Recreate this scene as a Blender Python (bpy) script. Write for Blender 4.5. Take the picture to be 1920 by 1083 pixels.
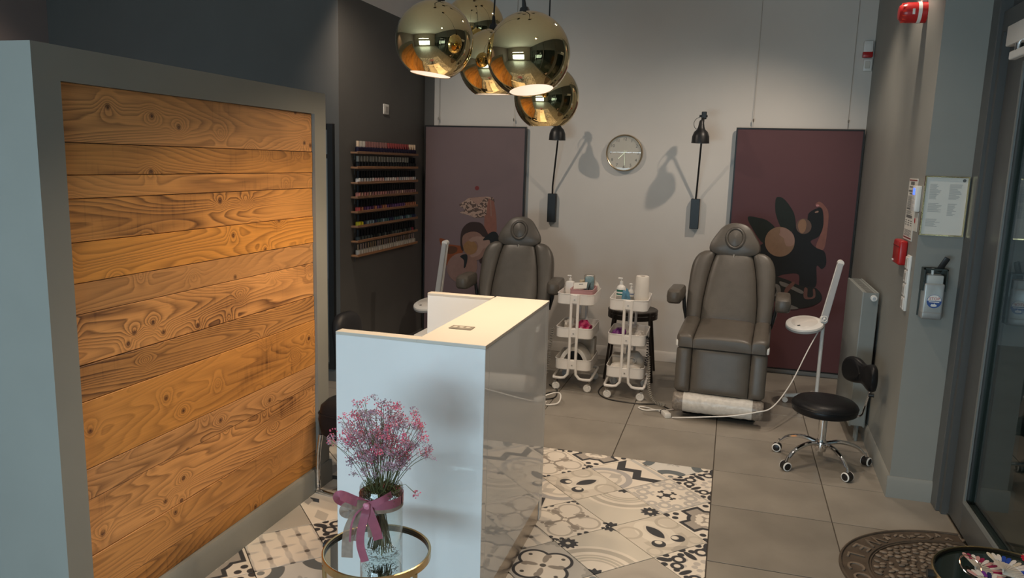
import bpy, bmesh, math, random
from mathutils import Vector, Matrix, Euler
R = math.radians
PI = math.pi
random.seed(7)
for o in list(bpy.data.objects):
    bpy.data.objects.remove(o)
SC = bpy.context.scene
C = SC.collection

# ------------------------------------------------------------------ camera, world, lights, exposure
FPX = 1418.24
YAW, PITCH, ROLL, CAMH = R(-15.99048), R(9.531), R(1.71079), 1.75
_fw = Vector((math.sin(YAW)*math.cos(PITCH), math.cos(YAW)*math.cos(PITCH), -math.sin(PITCH)))
_rt = Vector((math.cos(YAW), -math.sin(YAW), 0))
_up = _rt.cross(_fw)
_c, _s = math.cos(ROLL), math.sin(ROLL)
_rt, _up = _c*_rt+_s*_up, -_s*_rt+_c*_up
cam_d = bpy.data.cameras.new('camera')
cam_d.sensor_width = 36
cam_d.sensor_fit = 'HORIZONTAL'
cam_d.lens = FPX/1920*36
cam_d.clip_start = 0.05
cam = bpy.data.objects.new('camera', cam_d)
C.objects.link(cam)
M = Matrix((_rt, _up, -_fw)).transposed().to_4x4()
M.translation = (0, 0, CAMH)
cam.matrix_world = M
SC.camera = cam

def ray(px, py):
    return _fw+(px-960)/FPX*_rt-(py-541.5)/FPX*_up
def onz(px, py, z=0):
    d = ray(px, py); return Vector((0, 0, CAMH))+d*((z-CAMH)/d.z)
def ony(px, py, y):
    d = ray(px, py); return Vector((0, 0, CAMH))+d*(y/d.y)
def onx(px, py, x):
    d = ray(px, py); return Vector((0, 0, CAMH))+d*(x/d.x)

world = bpy.data.worlds.new('world')
SC.world = world
world.use_nodes = True
world.node_tree.nodes['Background'].inputs['Color'].default_value = (0.60, 0.72, 0.85, 1)
world.node_tree.nodes['Background'].inputs['Strength'].default_value = 0.05

def add_light(name, kind, loc, target=None, power=50, color=(1, 1, 1), **kw):
    d = bpy.data.lights.new(name, kind)
    d.energy = power
    d.color = color
    for k, v in kw.items():
        setattr(d, k, v)
    o = bpy.data.objects.new(name, d)
    C.objects.link(o)
    o.location = loc
    if target is not None:
        o.rotation_euler = (Vector(target)-Vector(loc)).to_track_quat('-Z', 'Y').to_euler()
    return o

# added cool area light, standing just inside the guessed window behind the camera
add_light('added_cool_fill', 'AREA', (-1.95, -2.60, .90), (-1.95, 3, .90), 128, (0.62, 0.86, 1.0), shape='RECTANGLE', size=3.1, size_y=1.06)

SC.view_settings.view_transform = 'Standard'
SC.view_settings.look = 'None'
SC.view_settings.exposure = 0.2
SC.view_settings.gamma = 1.0
SC.view_settings.use_curve_mapping = False

# ------------------------------------------------------------------ mesh helpers
def B():
    return bmesh.new()

def box(bm, x0, x1, y0, y1, z0, z1, bev=0, seg=2, mi=0):
    vs = [bm.verts.new((x, y, z)) for z in (z0, z1) for y in (y0, y1) for x in (x0, x1)]
    fs = [bm.faces.new([vs[i] for i in q]) for q in ((0, 2, 3, 1), (4, 5, 7, 6), (0, 1, 5, 4), (2, 6, 7, 3), (0, 4, 6, 2), (1, 3, 7, 5))]
    for f in fs:
        f.material_index = mi
    if bev:
        es = list({e for f in fs for e in f.edges})
        bmesh.ops.bevel(bm, geom=es, offset=bev, segments=seg, profile=0.5, affect='EDGES')
    return bm

def frame_of(d):
    d = d.normalized()
    a = Vector((0, 0, 1)) if abs(d.z) < .9 else Vector((1, 0, 0))
    u = d.cross(a).normalized()
    return u, d.cross(u).normalized()

def cyl(bm, p0, p1, r0, r1=None, n=16, mi=0, caps=True):
    p0, p1 = Vector(p0), Vector(p1)
    r1 = r0 if r1 is None else r1
    u, v = frame_of(p1-p0)
    a = [bm.verts.new(p0+(u*math.cos(t)+v*math.sin(t))*r0) for t in [2*PI*i/n for i in range(n)]]
    b = [bm.verts.new(p1+(u*math.cos(t)+v*math.sin(t))*r1) for t in [2*PI*i/n for i in range(n)]]
    fs = [bm.faces.new((a[i], a[(i+1) % n], b[(i+1) % n], b[i])) for i in range(n)]
    if caps:
        fs += [bm.faces.new(a[::-1]), bm.faces.new(b)]
    for f in fs:
        f.material_index = mi
    return bm

def tube(bm, pts, r, n=8, closed=False, mi=0, flat=None):
    pts = [Vector(p) for p in pts]
    m = len(pts)
    rings = []
    pu = None
    for i, p in enumerate(pts):
        if closed:
            d = pts[(i+1) % m]-pts[i-1]
        else:
            d = pts[min(i+1, m-1)]-pts[max(i-1, 0)]
        if d.length < 1e-9:
            d = Vector((0, 0, 1))
        d.normalize()
        if pu is None:
            u, v = frame_of(d)
        else:
            u = (pu-d*pu.dot(d))
            if u.length < 1e-6:
                u = frame_of(d)[0]
            u.normalize()
            v = d.cross(u)
        pu = u
        rr = r[i] if isinstance(r, (list, tuple)) else r
        ru, rv = (rr, rr) if flat is None else (rr, rr*flat)
        rings.append([bm.verts.new(p+u*math.cos(2*PI*k/n)*ru+v*math.sin(2*PI*k/n)*rv) for k in range(n)])
    for i in range(m if closed else m-1):
        a, b = rings[i], rings[(i+1) % m]
        for k in range(n):
            f = bm.faces.new((a[k], a[(k+1) % n], b[(k+1) % n], b[k]))
            f.material_index = mi
    if not closed:
        for q in (rings[0][::-1], rings[-1]):
            f = bm.faces.new(q); f.material_index = mi
    return bm

def lathe(bm, prof, c=(0, 0, 0), n=24, mi=0, axis='z', closed=False):
    c = Vector(c)
    def pt(r, h, t):
        if axis == 'z':
            return c+Vector((r*math.cos(t), r*math.sin(t), h))
        if axis == 'y':
            return c+Vector((r*math.cos(t), h, r*math.sin(t)))
        return c+Vector((h, r*math.cos(t), r*math.sin(t)))
    rings = []
    for r, h in prof:
        if r < 1e-6:
            rings.append([bm.verts.new(pt(0, h, 0))])
        else:
            rings.append([bm.verts.new(pt(r, h, 2*PI*k/n)) for k in range(n)])
    L = len(rings)
    for i in range(L if closed else L-1):
        a, b = rings[i], rings[(i+1) % L]
        for k in range(n):
            if len(a) == 1 and len(b) == 1:
                continue
            if len(a) == 1:
                f = bm.faces.new((a[0], b[(k+1) % n], b[k]))
            elif len(b) == 1:
                f = bm.faces.new((a[k], a[(k+1) % n], b[0]))
            else:
                f = bm.faces.new((a[k], a[(k+1) % n], b[(k+1) % n], b[k]))
            f.material_index = mi
    return bm

def catmull(pts, closed=True, n=6):
    P = [Vector(p) for p in pts]
    m = len(P)
    out = []
    for i in range(m if closed else m-1):
        if closed:
            p0, p1, p2, p3 = P[i-1], P[i], P[(i+1) % m], P[(i+2) % m]
        else:
            p0, p1, p2, p3 = P[max(i-1, 0)], P[i], P[i+1], P[min(i+2, m-1)]
        for k in range(n):
            t = k/n
            out.append(.5*((2*p1)+(p2-p0)*t+(2*p0-5*p1+4*p2-p3)*t*t+(3*p1-p0-3*p2+p3)*t**3))
    if not closed:
        out.append(P[-1])
    return out

def prism(bm, pts, thick, mi=0):
    """closed outline of 3D points lifted by the vector thick"""
    thick = Vector(thick)
    a = [bm.verts.new(Vector(p)) for p in pts]
    b = [bm.verts.new(Vector(p)+thick) for p in pts]
    fs = [bm.faces.new(a[::-1]), bm.faces.new(b)]
    m = len(a)
    fs += [bm.faces.new((a[i], a[(i+1) % m], b[(i+1) % m], b[i])) for i in range(m)]
    for f in fs:
        f.material_index = mi
    return bm

def rrect(w, d, r, seg=5):
    out = []
    for cx, cy, a0 in ((w/2-r, d/2-r, 0), (-w/2+r, d/2-r, 90), (-w/2+r, -d/2+r, 180), (w/2-r, -d/2+r, 270)):
        for k in range(seg+1):
            a = R(a0+90*k/seg)
            out.append((cx+r*math.cos(a), cy+r*math.sin(a)))
    return out

def cushion(bm, outline, t, puff=.02, axis='z', loc=(0, 0, 0), mi=0, rings=4, edge=.03):
    """pillow solid from a 2D outline; local thickness t, edges rolled, faces puffed"""
    cx = sum(p[0] for p in outline)/len(outline)
    cy = sum(p[1] for p in outline)/len(outline)
    loc = Vector(loc)
    def P(x, y, z):
        if axis == 'z':
            return loc+Vector((x, y, z))
        if axis == 'y':
            return loc+Vector((x, -z, y))
        return loc+Vector((z, x, y))
    def ring(inset, z):
        out = []
        for x, y in outline:
            L = math.hypot(x-cx, y-cy)
            k = max(0, (L-inset)/L)
            out.append(bm.verts.new(P(cx+(x-cx)*k, cy+(y-cy)*k, z)))
        return out
    prof = []
    for i in range(rings+1):
        a = -PI/2+PI*i/rings
        prof.append((edge*(1-math.cos(a)), t/2*math.sin(a)))
    R_ = [ring(i, z) for i, z in prof]
    top2 = [ring(edge+.05, t/2+puff*.7), ring(edge+.11, t/2+puff)]
    bot2 = [ring(edge+.05, -t/2-puff*.3)]
    seq = bot2[::-1]+R_+top2
    n = len(outline)
    for a, b in zip(seq, seq[1:]):
        for k in range(n):
            f = bm.faces.new((a[k], a[(k+1) % n], b[(k+1) % n], b[k])); f.material_index = mi
    f = bm.faces.new(seq[0][::-1]); f.material_index = mi
    f = bm.faces.new(seq[-1]); f.material_index = mi
    return bm

def xf(bm, mat, start=0):
    bm.verts.ensure_lookup_table()
    for v in bm.verts[start:]:
        v.co = mat @ v.co
    return bm

# ------------------------------------------------------------------ object helpers
def finish(me, mats, sharp=35):
    for m in (mats if isinstance(mats, (list, tuple)) else [mats]):
        me.materials.append(m)
    if sharp:
        for p in me.polygons:
            p.use_smooth = True
        me.set_sharp_from_angle(angle=R(sharp))

def mesh_of(name, bm, mats, sharp=35, recalc=True):
    if recalc:
        bmesh.ops.recalc_face_normals(bm, faces=bm.faces)
    me = bpy.data.meshes.new(name)
    bm.to_mesh(me)
    bm.free()
    finish(me, mats, sharp)
    return me

def link(name, me, parent=None, world_coords=False):
    o = bpy.data.objects.new(name, me)
    C.objects.link(o)
    if parent is not None:
        o.parent = parent
        if world_coords:
            o.matrix_parent_inverse = parent.matrix_basis.inverted()
    return o

def obj(name, bm, mats, parent=None, world_coords=False, sharp=35, label=None):
    o = link(name, mesh_of(name, bm, mats, sharp), parent, world_coords)
    if label:
        o['label'] = label
    return o

def tag(o, label, cat, group=None):
    o['label'] = label
    o['category'] = cat
    if group:
        o['group'] = group
    return o

def thing(name, label, cat, loc=(0, 0, 0), rotz=0, group=None):
    o = bpy.data.objects.new(name, None)
    C.objects.link(o)
    o.empty_display_size = .1
    o.location = loc
    o.rotation_euler = (0, 0, rotz)
    return tag(o, label, cat, group)

def struct(name, bm, mats, label=None, parent=None, sharp=35):
    o = obj(name, bm, mats, parent, sharp=sharp)
    if parent is None:
        o['kind'] = 'structure'
    if label:
        o['label'] = label
    return o

def dup(o, parent=None, loc=None, rotz=None, label=None):
    c = o.copy()
    C.objects.link(c)
    if parent is not None:
        c.parent = parent
    if loc is not None:
        c.location = loc
    if rotz is not None:
        c.rotation_euler = (0, 0, rotz)
    if label:
        c['label'] = label
    for ch in [q for q in bpy.data.objects if q.parent == o]:
        dup(ch, c)
    return c

def text_bm(txt, size, mi=0, ext=.0004, align='CENTER'):
    cu = bpy.data.curves.new('txt', 'FONT')
    cu.body = txt
    cu.size = size
    cu.align_x = align
    cu.align_y = 'CENTER'
    cu.extrude = ext
    cu.resolution_u = 3
    o = bpy.data.objects.new('txt', cu)
    C.objects.link(o)
    bpy.context.view_layer.update()
    me = bpy.data.meshes.new_from_object(o.evaluated_get(bpy.context.evaluated_depsgraph_get()))
    bm = bmesh.new()
    bm.from_mesh(me)
    bpy.data.meshes.remove(me)
    bpy.data.objects.remove(o)
    bpy.data.curves.remove(cu)
    return bm

def merge(dst, src, mat=None, mi=None):
    me = bpy.data.meshes.new('tmp')
    if mat is not None:
        for v in src.verts:
            v.co = mat @ v.co
    if mi is not None:
        for f in src.faces:
            f.material_index = mi
    src.to_mesh(me)
    src.free()
    dst.from_mesh(me)
    bpy.data.meshes.remove(me)
    return dst

# ------------------------------------------------------------------ materials
def lin(c):
    return tuple((x/255/12.92 if x/255 <= .04045 else ((x/255+.055)/1.055)**2.4) for x in c)

MATS = {}
def pm(name, col, rough=.5, metal=0, var=.0, vscale=8, bump=0, bscale=60, coat=0, trans=0, ior=1.45, emit=None, estr=0, sheen=0, spec=.5, alpha=1, rand=0):
    """procedural principled material: base colour broken up by noise, fine relief by noise"""
    if name in MATS:
        return MATS[name]
    m = bpy.data.materials.new(name)
    m.use_nodes = True
    nt = m.node_tree
    b = nt.nodes['Principled BSDF']
    b.inputs['Base Color'].default_value = (*col, 1)
    b.inputs['Roughness'].default_value = rough
    b.inputs['Metallic'].default_value = metal
    b.inputs['Coat Weight'].default_value = coat
    b.inputs['Coat Roughness'].default_value = .08
    b.inputs['Transmission Weight'].default_value = trans
    b.inputs['IOR'].default_value = ior
    b.inputs['Sheen Weight'].default_value = sheen
    b.inputs['Specular IOR Level'].default_value = spec
    b.inputs['Alpha'].default_value = alpha
    if emit:
        b.inputs['Emission Color'].default_value = (*emit, 1)
        b.inputs['Emission Strength'].default_value = estr
    if var or bump or rand:
        tc = nt.nodes.new('ShaderNodeTexCoord')
    if var or rand:
        nz = nt.nodes.new('ShaderNodeTexNoise')
        nz.inputs['Scale'].default_value = vscale
        nz.inputs['Detail'].default_value = 5
        nt.links.new(tc.outputs['Object'], nz.inputs['Vector'])
        hs = nt.nodes.new('ShaderNodeHueSaturation')
        hs.inputs['Color'].default_value = (*col, 1)
        mr = nt.nodes.new('ShaderNodeMapRange')
        mr.inputs['From Min'].default_value = .3
        mr.inputs['From Max'].default_value = .7
        mr.inputs['To Min'].default_value = 1-var
        mr.inputs['To Max'].default_value = 1+var
        nt.links.new(nz.outputs['Fac'], mr.inputs['Value'])
        out = mr.outputs['Result']
        if rand:
            oi = nt.nodes.new('ShaderNodeObjectInfo')
            m2 = nt.nodes.new('ShaderNodeMapRange')
            m2.inputs['To Min'].default_value = 1-rand
            m2.inputs['To Max'].default_value = 1+rand
            nt.links.new(oi.outputs['Random'], m2.inputs['Value'])
            mu = nt.nodes.new('ShaderNodeMath'); mu.operation = 'MULTIPLY'
            nt.links.new(out, mu.inputs[0]); nt.links.new(m2.outputs['Result'], mu.inputs[1])
            out = mu.outputs[0]
        nt.links.new(out, hs.inputs['Value'])
        nt.links.new(hs.outputs['Color'], b.inputs['Base Color'])
    if bump:
        n2 = nt.nodes.new('ShaderNodeTexNoise')
        n2.inputs['Scale'].default_value = bscale
        n2.inputs['Detail'].default_value = 4
        nt.links.new(tc.outputs['Object'], n2.inputs['Vector'])
        bp = nt.nodes.new('ShaderNodeBump')
        bp.inputs['Strength'].default_value = bump
        bp.inputs['Distance'].default_value = .004
        nt.links.new(n2.outputs['Fac'], bp.inputs['Height'])
        nt.links.new(bp.outputs['Normal'], b.inputs['Normal'])
    MATS[name] = m
    return m

class S:
    """tiny expression compiler: python arithmetic -> Math nodes"""
    nt = None
    def __init__(s, v):
        s.v = v
    @staticmethod
    def m(op, *a, clamp=False):
        n = S.nt.nodes.new('ShaderNodeMath')
        n.operation = op
        n.use_clamp = clamp
        for i, x in enumerate(a):
            x = x.v if isinstance(x, S) else x
            if isinstance(x, (int, float)):
                n.inputs[i].default_value = x
            else:
                S.nt.links.new(x, n.inputs[i])
        return S(n.outputs[0])
    def __add__(s, o): return S.m('ADD', s, o)
    __radd__ = __add__
    def __sub__(s, o): return S.m('SUBTRACT', s, o)
    def __rsub__(s, o): return S.m('SUBTRACT', o, s)
    def __mul__(s, o): return S.m('MULTIPLY', s, o)
    __rmul__ = __mul__
    def __truediv__(s, o): return S.m('DIVIDE', s, o)
    def __neg__(s): return S.m('MULTIPLY', s, -1)
def sabs(a): return S.m('ABSOLUTE', a)
def smin(*a):
    r = a[0]
    for x in a[1:]:
        r = S.m('MINIMUM', r, x)
    return r
def smax(*a):
    r = a[0]
    for x in a[1:]:
        r = S.m('MAXIMUM', r, x)
    return r
def slen(a, b): return S.m('SQRT', a*a+b*b)
def cov(d, k=55): return S.m('MULTIPLY_ADD', d, -k, .5, clamp=True)
def circ(u, v, x, y, r): return slen(u-x, v-y)-r
def ell(u, v, x, y, a, b): return (slen((u-x)/a, (v-y)/b)-1)*min(a, b)
def ring(u, v, x, y, r, t): return sabs(slen(u-x, v-y)-r)-t
def bxs(u, v, x, y, a, b): return smax(sabs(u-x)-a, sabs(v-y)-b)
def mixc(a, b, f):
    n = S.nt.nodes.new('ShaderNodeMix')
    n.data_type = 'RGBA'
    S.nt.links.new(f.v, n.inputs['Factor'])
    for k, x in ((6, a), (7, b)):
        if isinstance(x, tuple):
            n.inputs[k].default_value = (*x, 1)
        else:
            S.nt.links.new(x, n.inputs[k])
    return n.outputs[2]

def uv_material(name, fn, rough=.35, spec=.5, wear=.12):
    m = bpy.data.materials.new(name)
    m.use_nodes = True
    nt = m.node_tree
    S.nt = nt
    b = nt.nodes['Principled BSDF']
    b.inputs['Roughness'].default_value = rough
    b.inputs['Specular IOR Level'].default_value = spec
    uv = nt.nodes.new('ShaderNodeUVMap')
    uv.uv_map = 'UVMap'
    sp = nt.nodes.new('ShaderNodeSeparateXYZ')
    nt.links.new(uv.outputs['UV'], sp.inputs[0])
    col = fn(S(sp.outputs[0]), S(sp.outputs[1]))
    if wear:
        nz = nt.nodes.new('ShaderNodeTexNoise')
        nz.inputs['Scale'].default_value = 3
        nz.inputs['Detail'].default_value = 6
        tc = nt.nodes.new('ShaderNodeTexCoord')
        nt.links.new(tc.outputs['Object'], nz.inputs['Vector'])
        hs = nt.nodes.new('ShaderNodeHueSaturation')
        nt.links.new(S.m('MULTIPLY_ADD', S(nz.outputs['Fac']), wear*2, 1-wear).v, hs.inputs['Value'])
        nt.links.new(col, hs.inputs['Color'])
        col = hs.outputs['Color']
    nt.links.new(col, b.inputs['Base Color'])
    return m

CREAM, BEIGE, TAUPE, GREY, DARK = (.74, .67, .58), (.60, .53, .44), (.30, .26, .22), (.44, .42, .40), (.045, .045, .05)

def pat_cross(u, v):
    x, y = sabs(u), sabs(v)
    c = mixc(CREAM, (.47, .42, .36), cov(ring(x, y, .5, .5, .36, .038)))
    c = mixc(c, CREAM, cov(circ(x, y, .22, .22, .2)))
    arm = smin(bxs(x, y, 0, 0, .05, .74), bxs(x, y, 0, 0, .74, .05), ell(x, y, 0, .56, .12, .17), ell(x, y, .56, 0, .17, .12), circ(x, y, .13, .74, .06), circ(x, y, .74, .13, .06), bxs(x, y, 0, 0, .11, .11))
    c = mixc(c, TAUPE, cov(arm))
    c = mixc(c, CREAM, cov(S.m('SUBTRACT', x+y, .1)))
    k = smin(circ(x, y, 1, 1, .17), circ(x, y, .97, .74, .07), circ(x, y, .74, .97, .07), circ(x, y, .12, .98, .08))
    c = mixc(c, DARK, cov(k))
    return mixc(c, CREAM, cov(circ(x, y, 1, 1, .06)))
def pat_leaf(u, v):
    x = sabs(u)
    c = mixc((.62, .56, .48), (.72, .66, .57), cov(ell(x, v, 0, -.15, .55, .75)))
    c = mixc(c, (.50, .45, .38), cov(ring(x, v, .72, -.45, .34, .05)))
    c = mixc(c, (.50, .45, .38), cov(smax(ring(x, v, 0, .25, .62, .09), v*-1+.2)))
    c = mixc(c, (.66, .6, .52), cov(ell(x, v, 0, -.1, .26, .55)))
    c = mixc(c, DARK, cov(smax(circ(x, v, -.42, -.15, .6), circ(u, v, .42, -.15, .6), circ(u, v, -.42, -.15, .6))))
    cm = smax(circ(x, v, .36, .45, .21), -circ(x, v, .31, .38, .11))
    c = mixc(c, DARK, cov(cm))
    c = mixc(c, (.40, .36, .31), cov(smin(circ(x, v, .0, 1.0, .22), circ(x, v, .2, .95, .1))))
    return mixc(c, (.52, .47, .4), cov(ring(x, v, .75, .75, .2, .04)))
def pat_zig(u, v):
    c = mixc(CREAM, (.42, .40, .39), cov(ring(u, v, -1.05, 0, .82, .11)))
    c = mixc(c, (.55, .50, .44), cov(ring(u, v, -1.05, 0, .5, .07)))
    c = mixc(c, (.50, .46, .41), cov(sabs(u+.62)+sabs(v)*1.4-.3))
    tri = sabs(sabs(v)-.45)*.9-.05
    c = mixc(c, CREAM, cov(.02-(u-tri-.1)))
    c = mixc(c, DARK, cov(sabs(u-tri)-.19))
    c = mixc(c, (.52, .50, .47), cov(sabs(u-.82)-.08))
    c = mixc(c, TAUPE, cov(smax(sabs(v-.3)*1.2+sabs(u-1.02)-.2, .9-u)))
    return c
def pat_arc(u, v):
    c = mixc((.62, .57, .49), CREAM, cov(circ(u, v, -1, 1, 1.5)))
    c = mixc(c, (.47, .43, .37), cov(ring(u, v, -1, 1, 1.28, .10)))
    c = mixc(c, (.52, .47, .40), cov(ring(u, v, -1, 1, .86, .17)))
    c = mixc(c, CREAM, cov(ring(u, v, -1, 1, .86, .09)))
    c = mixc(c, (.50, .46, .39), cov(ring(u, v, -1, 1, .86, .05)))
    w = u+v*0
    for sx, sy in ((-1, 1), (1, -1), (.72, .72)):
        a = S.m('ARCTAN2', v-sy, u-sx)
        c = mixc(c, DARK, cov(slen(u-sx, v-sy)-.27-S.m('COSINE', a*10)*.04))
    return mixc(c, (.66, .6, .5), cov(circ(u, v, .72, .72, .07)))
def pat_quatre(u, v):
    x, y = sabs(u), sabs(v)
    d = smin(circ(x, y, .44, 0, .42), circ(x, y, 0, .44, .42), bxs(x, y, 0, 0, .42, .42))
    c = mixc((.50, .47, .43), CREAM, cov(d))
    c = mixc(c, DARK, cov(sabs(d)-.045))
    p, q = (x+y)*.7071, (x-y)*.7071
    c = mixc(c, TAUPE, cov(smin(ell(p, q, .36, 0, .22, .085), ell(p, q, .5, .07, .1, .06))))
    c = mixc(c, (.10, .09, .08), cov(smin(circ(x, y, 0, 0, .09), circ(x, y, .66, 0, .06), circ(x, y, 0, .66, .06))))
    c = mixc(c, (.36, .34, .31), cov(smin(circ(x, y, .95, .95, .17), circ(x, y, .72, .95, .09), circ(x, y, .95, .72, .09))))
    return c
def pat_lattice(u, v):
    n = 2.0
    fu = S.m('PINGPONG', u*n+.001, 1.0)
    fv = S.m('PINGPONG', v*n+.001, 1.0)
    a, b = 1-fu, 1-fv
    c = mixc(CREAM, (.52, .48, .44), cov(ell(fu, b, .0, 1.0, .7, .16), 14))
    d1 = smin(ell(fu, fv, 0, 1, .16, .62), ell(fu, fv, 1, 0, .16, .62))
    d2 = smin(ell(fu, fv, 0, 0, .62, .14), ell(fu, fv, 1, 1, .62, .14))
    d3 = smin(ell(fu, fv, 0, 0, .14, .62), ell(fu, fv, 1, 1, .14, .62))
    c = mixc(CREAM, (.56, .52, .47), cov(smin(d1, d2), 20))
    c = mixc(c, (.46, .42, .38), cov(d3, 20))
    return mixc(c, (.12, .11, .10), cov(smin(circ(fu, fv, 0, 0, .15), circ(fu, fv, 1, 1, .15)), 20))
def pat_star(u, v):
    x, y = sabs(u), sabs(v)
    c = mixc(CREAM, DARK, cov(smax(sabs(u-.15)-.11, v+.05)))
    c = mixc(c, DARK, cov(smax(sabs(v-.15)-.11, .05-u)))
    c = mixc(c, DARK, cov(sabs((u+.5)+(v-.5)*.3)*1.8+sabs(v-.55)-.26))
    c = mixc(c, (.44, .40, .36), cov(sabs((u+.72)-(v-.5)*.3)*1.8+sabs(v-.55)-.26))
    c = mixc(c, DARK, cov(sabs((v+.5)+(u-.5)*.3)*1.8+sabs(u-.55)-.26))
    c = mixc(c, (.44, .40, .36), cov(sabs((v+.75)-(u-.5)*.3)*1.8+sabs(u-.55)-.26))
    c = mixc(c, (.5, .46, .41), cov(sabs(u+.6)+sabs(v+.6)*.5-.22))
    return mixc(c, (.5, .46, .41), cov(sabs(u-.68)+sabs(v-.68)-.2))
def pat_damask(u, v):
    x, y = sabs(u), sabs(v)
    c = mixc(CREAM, (.50, .46, .42), cov(smin(circ(x, y, .13, .2, .1), circ(x, y, .3, .1, .09), circ(x, y, .28, .52, .09), circ(x, y, .52, .28, .08))))
    d = smin(ring(x, y, .42, .62, .16, .05), ring(x, y, .70, .36, .14, .05), ell(x, y, .0, .62, .1, .26), ell(x, y, .72, 0, .22, .09), circ(x, y, .2, .78, .1), circ(x, y, .85, .2, .09))
    d = smin(d, ell((x+y)*.7071, (x-y)*.7071, 1.12, 0, .22, .11), circ(x, y, .62, .72, .08), circ(x, y, .95, .6, .1), circ(x, y, .6, .95, .1), circ(x, y, 0, 1, .13))
    return mixc(c, DARK, cov(d))
def pat_curl(u, v):
    x, y = sabs(u), sabs(v)
    d = smin(ring(x, y, .55, .55, .17, .06), ring(x, y, .82, .25, .13, .055), ring(x, y, .25, .82, .13, .055), bxs(x, y, .5, .86, .18, .05), bxs(x, y, .86, .5, .05, .18), bxs(x, y, .4, .3, .05, .12), bxs(x, y, .3, .4, .12, .05))
    d = smin(d, sabs(bxs(x, y, 0, 0, .95, .95))-.03)
    c = mixc(CREAM, (.47, .44, .41), cov(d))
    k = smin(circ(x, y, 0, 0, .13), bxs(x, y, .15, 0, .15, .03), bxs(x, y, 0, .15, .03, .15), circ(x, y, .31, .06, .06), circ(x, y, .06, .31, .06))
    return mixc(c, DARK, cov(k))
def pat_frame(u, v):
    x, y = sabs(u), sabs(v)
    d = smin(circ(x, y, 0, 0, .62), bxs(x, y, 0, 0, .86, .3), bxs(x, y, 0, 0, .3, .86))
    c = mixc(CREAM, (.36, .32, .28), cov(d))
    c = mixc(c, DARK, cov(sabs(d)-.06))
    f = smin(ell(x, y, .0, .0, .12, .12), ell(x, y, .3, .12, .16, .08), ell(x, y, .12, .3, .08, .16), circ(x, y, .4, .0, .08), circ(x, y, .0, .4, .08), ell(x, y, .22, .22, .1, .1))
    c = mixc(c, CREAM, cov(f))
    return mixc(c, DARK, cov(smin(circ(x, y, .82, .62, .1), circ(x, y, .62, .82, .1), circ(x, y, .95, .9, .12))))
def pat_petal(u, v):
    x, y = sabs(u), sabs(v)
    c = mixc((.62, .6, .56), CREAM, cov(smin(circ(x, y, 1, 1, .68))))
    c = mixc(c, (.13, .15, .16), cov(smax(ring(x, y, 1, 1, .6, .17), circ(x, y, .55, .55, .5))))
    c = mixc(c, CREAM, cov(circ(x, y, 1, 1, .38)))
    c = mixc(c, (.20, .21, .21), cov(circ(x, y, .86, .86, .1)))
    c = mixc(c, (.42, .41, .39), cov(smin(ell(x, y, 0, .2, .06, .12), ell(x, y, .18, 0, .12, .05), circ(x, y, .12, .12, .05))))
    return c
def pat_plain(u, v):
    return mixc((.44, .40, .35), (.38, .34, .30), cov(ring(u, v, -.2, .1, .5, .18), 3))
PATS = dict(cross=pat_cross, leaf=pat_leaf, zig=pat_zig, arc=pat_arc, quatre=pat_quatre, lattice=pat_lattice, star=pat_star, damask=pat_damask, curl=pat_curl, frame=pat_frame, petal=pat_petal, plain=pat_plain)
PMAT = {k: uv_material('tile_'+k, f) for k, f in PATS.items()}

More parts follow.
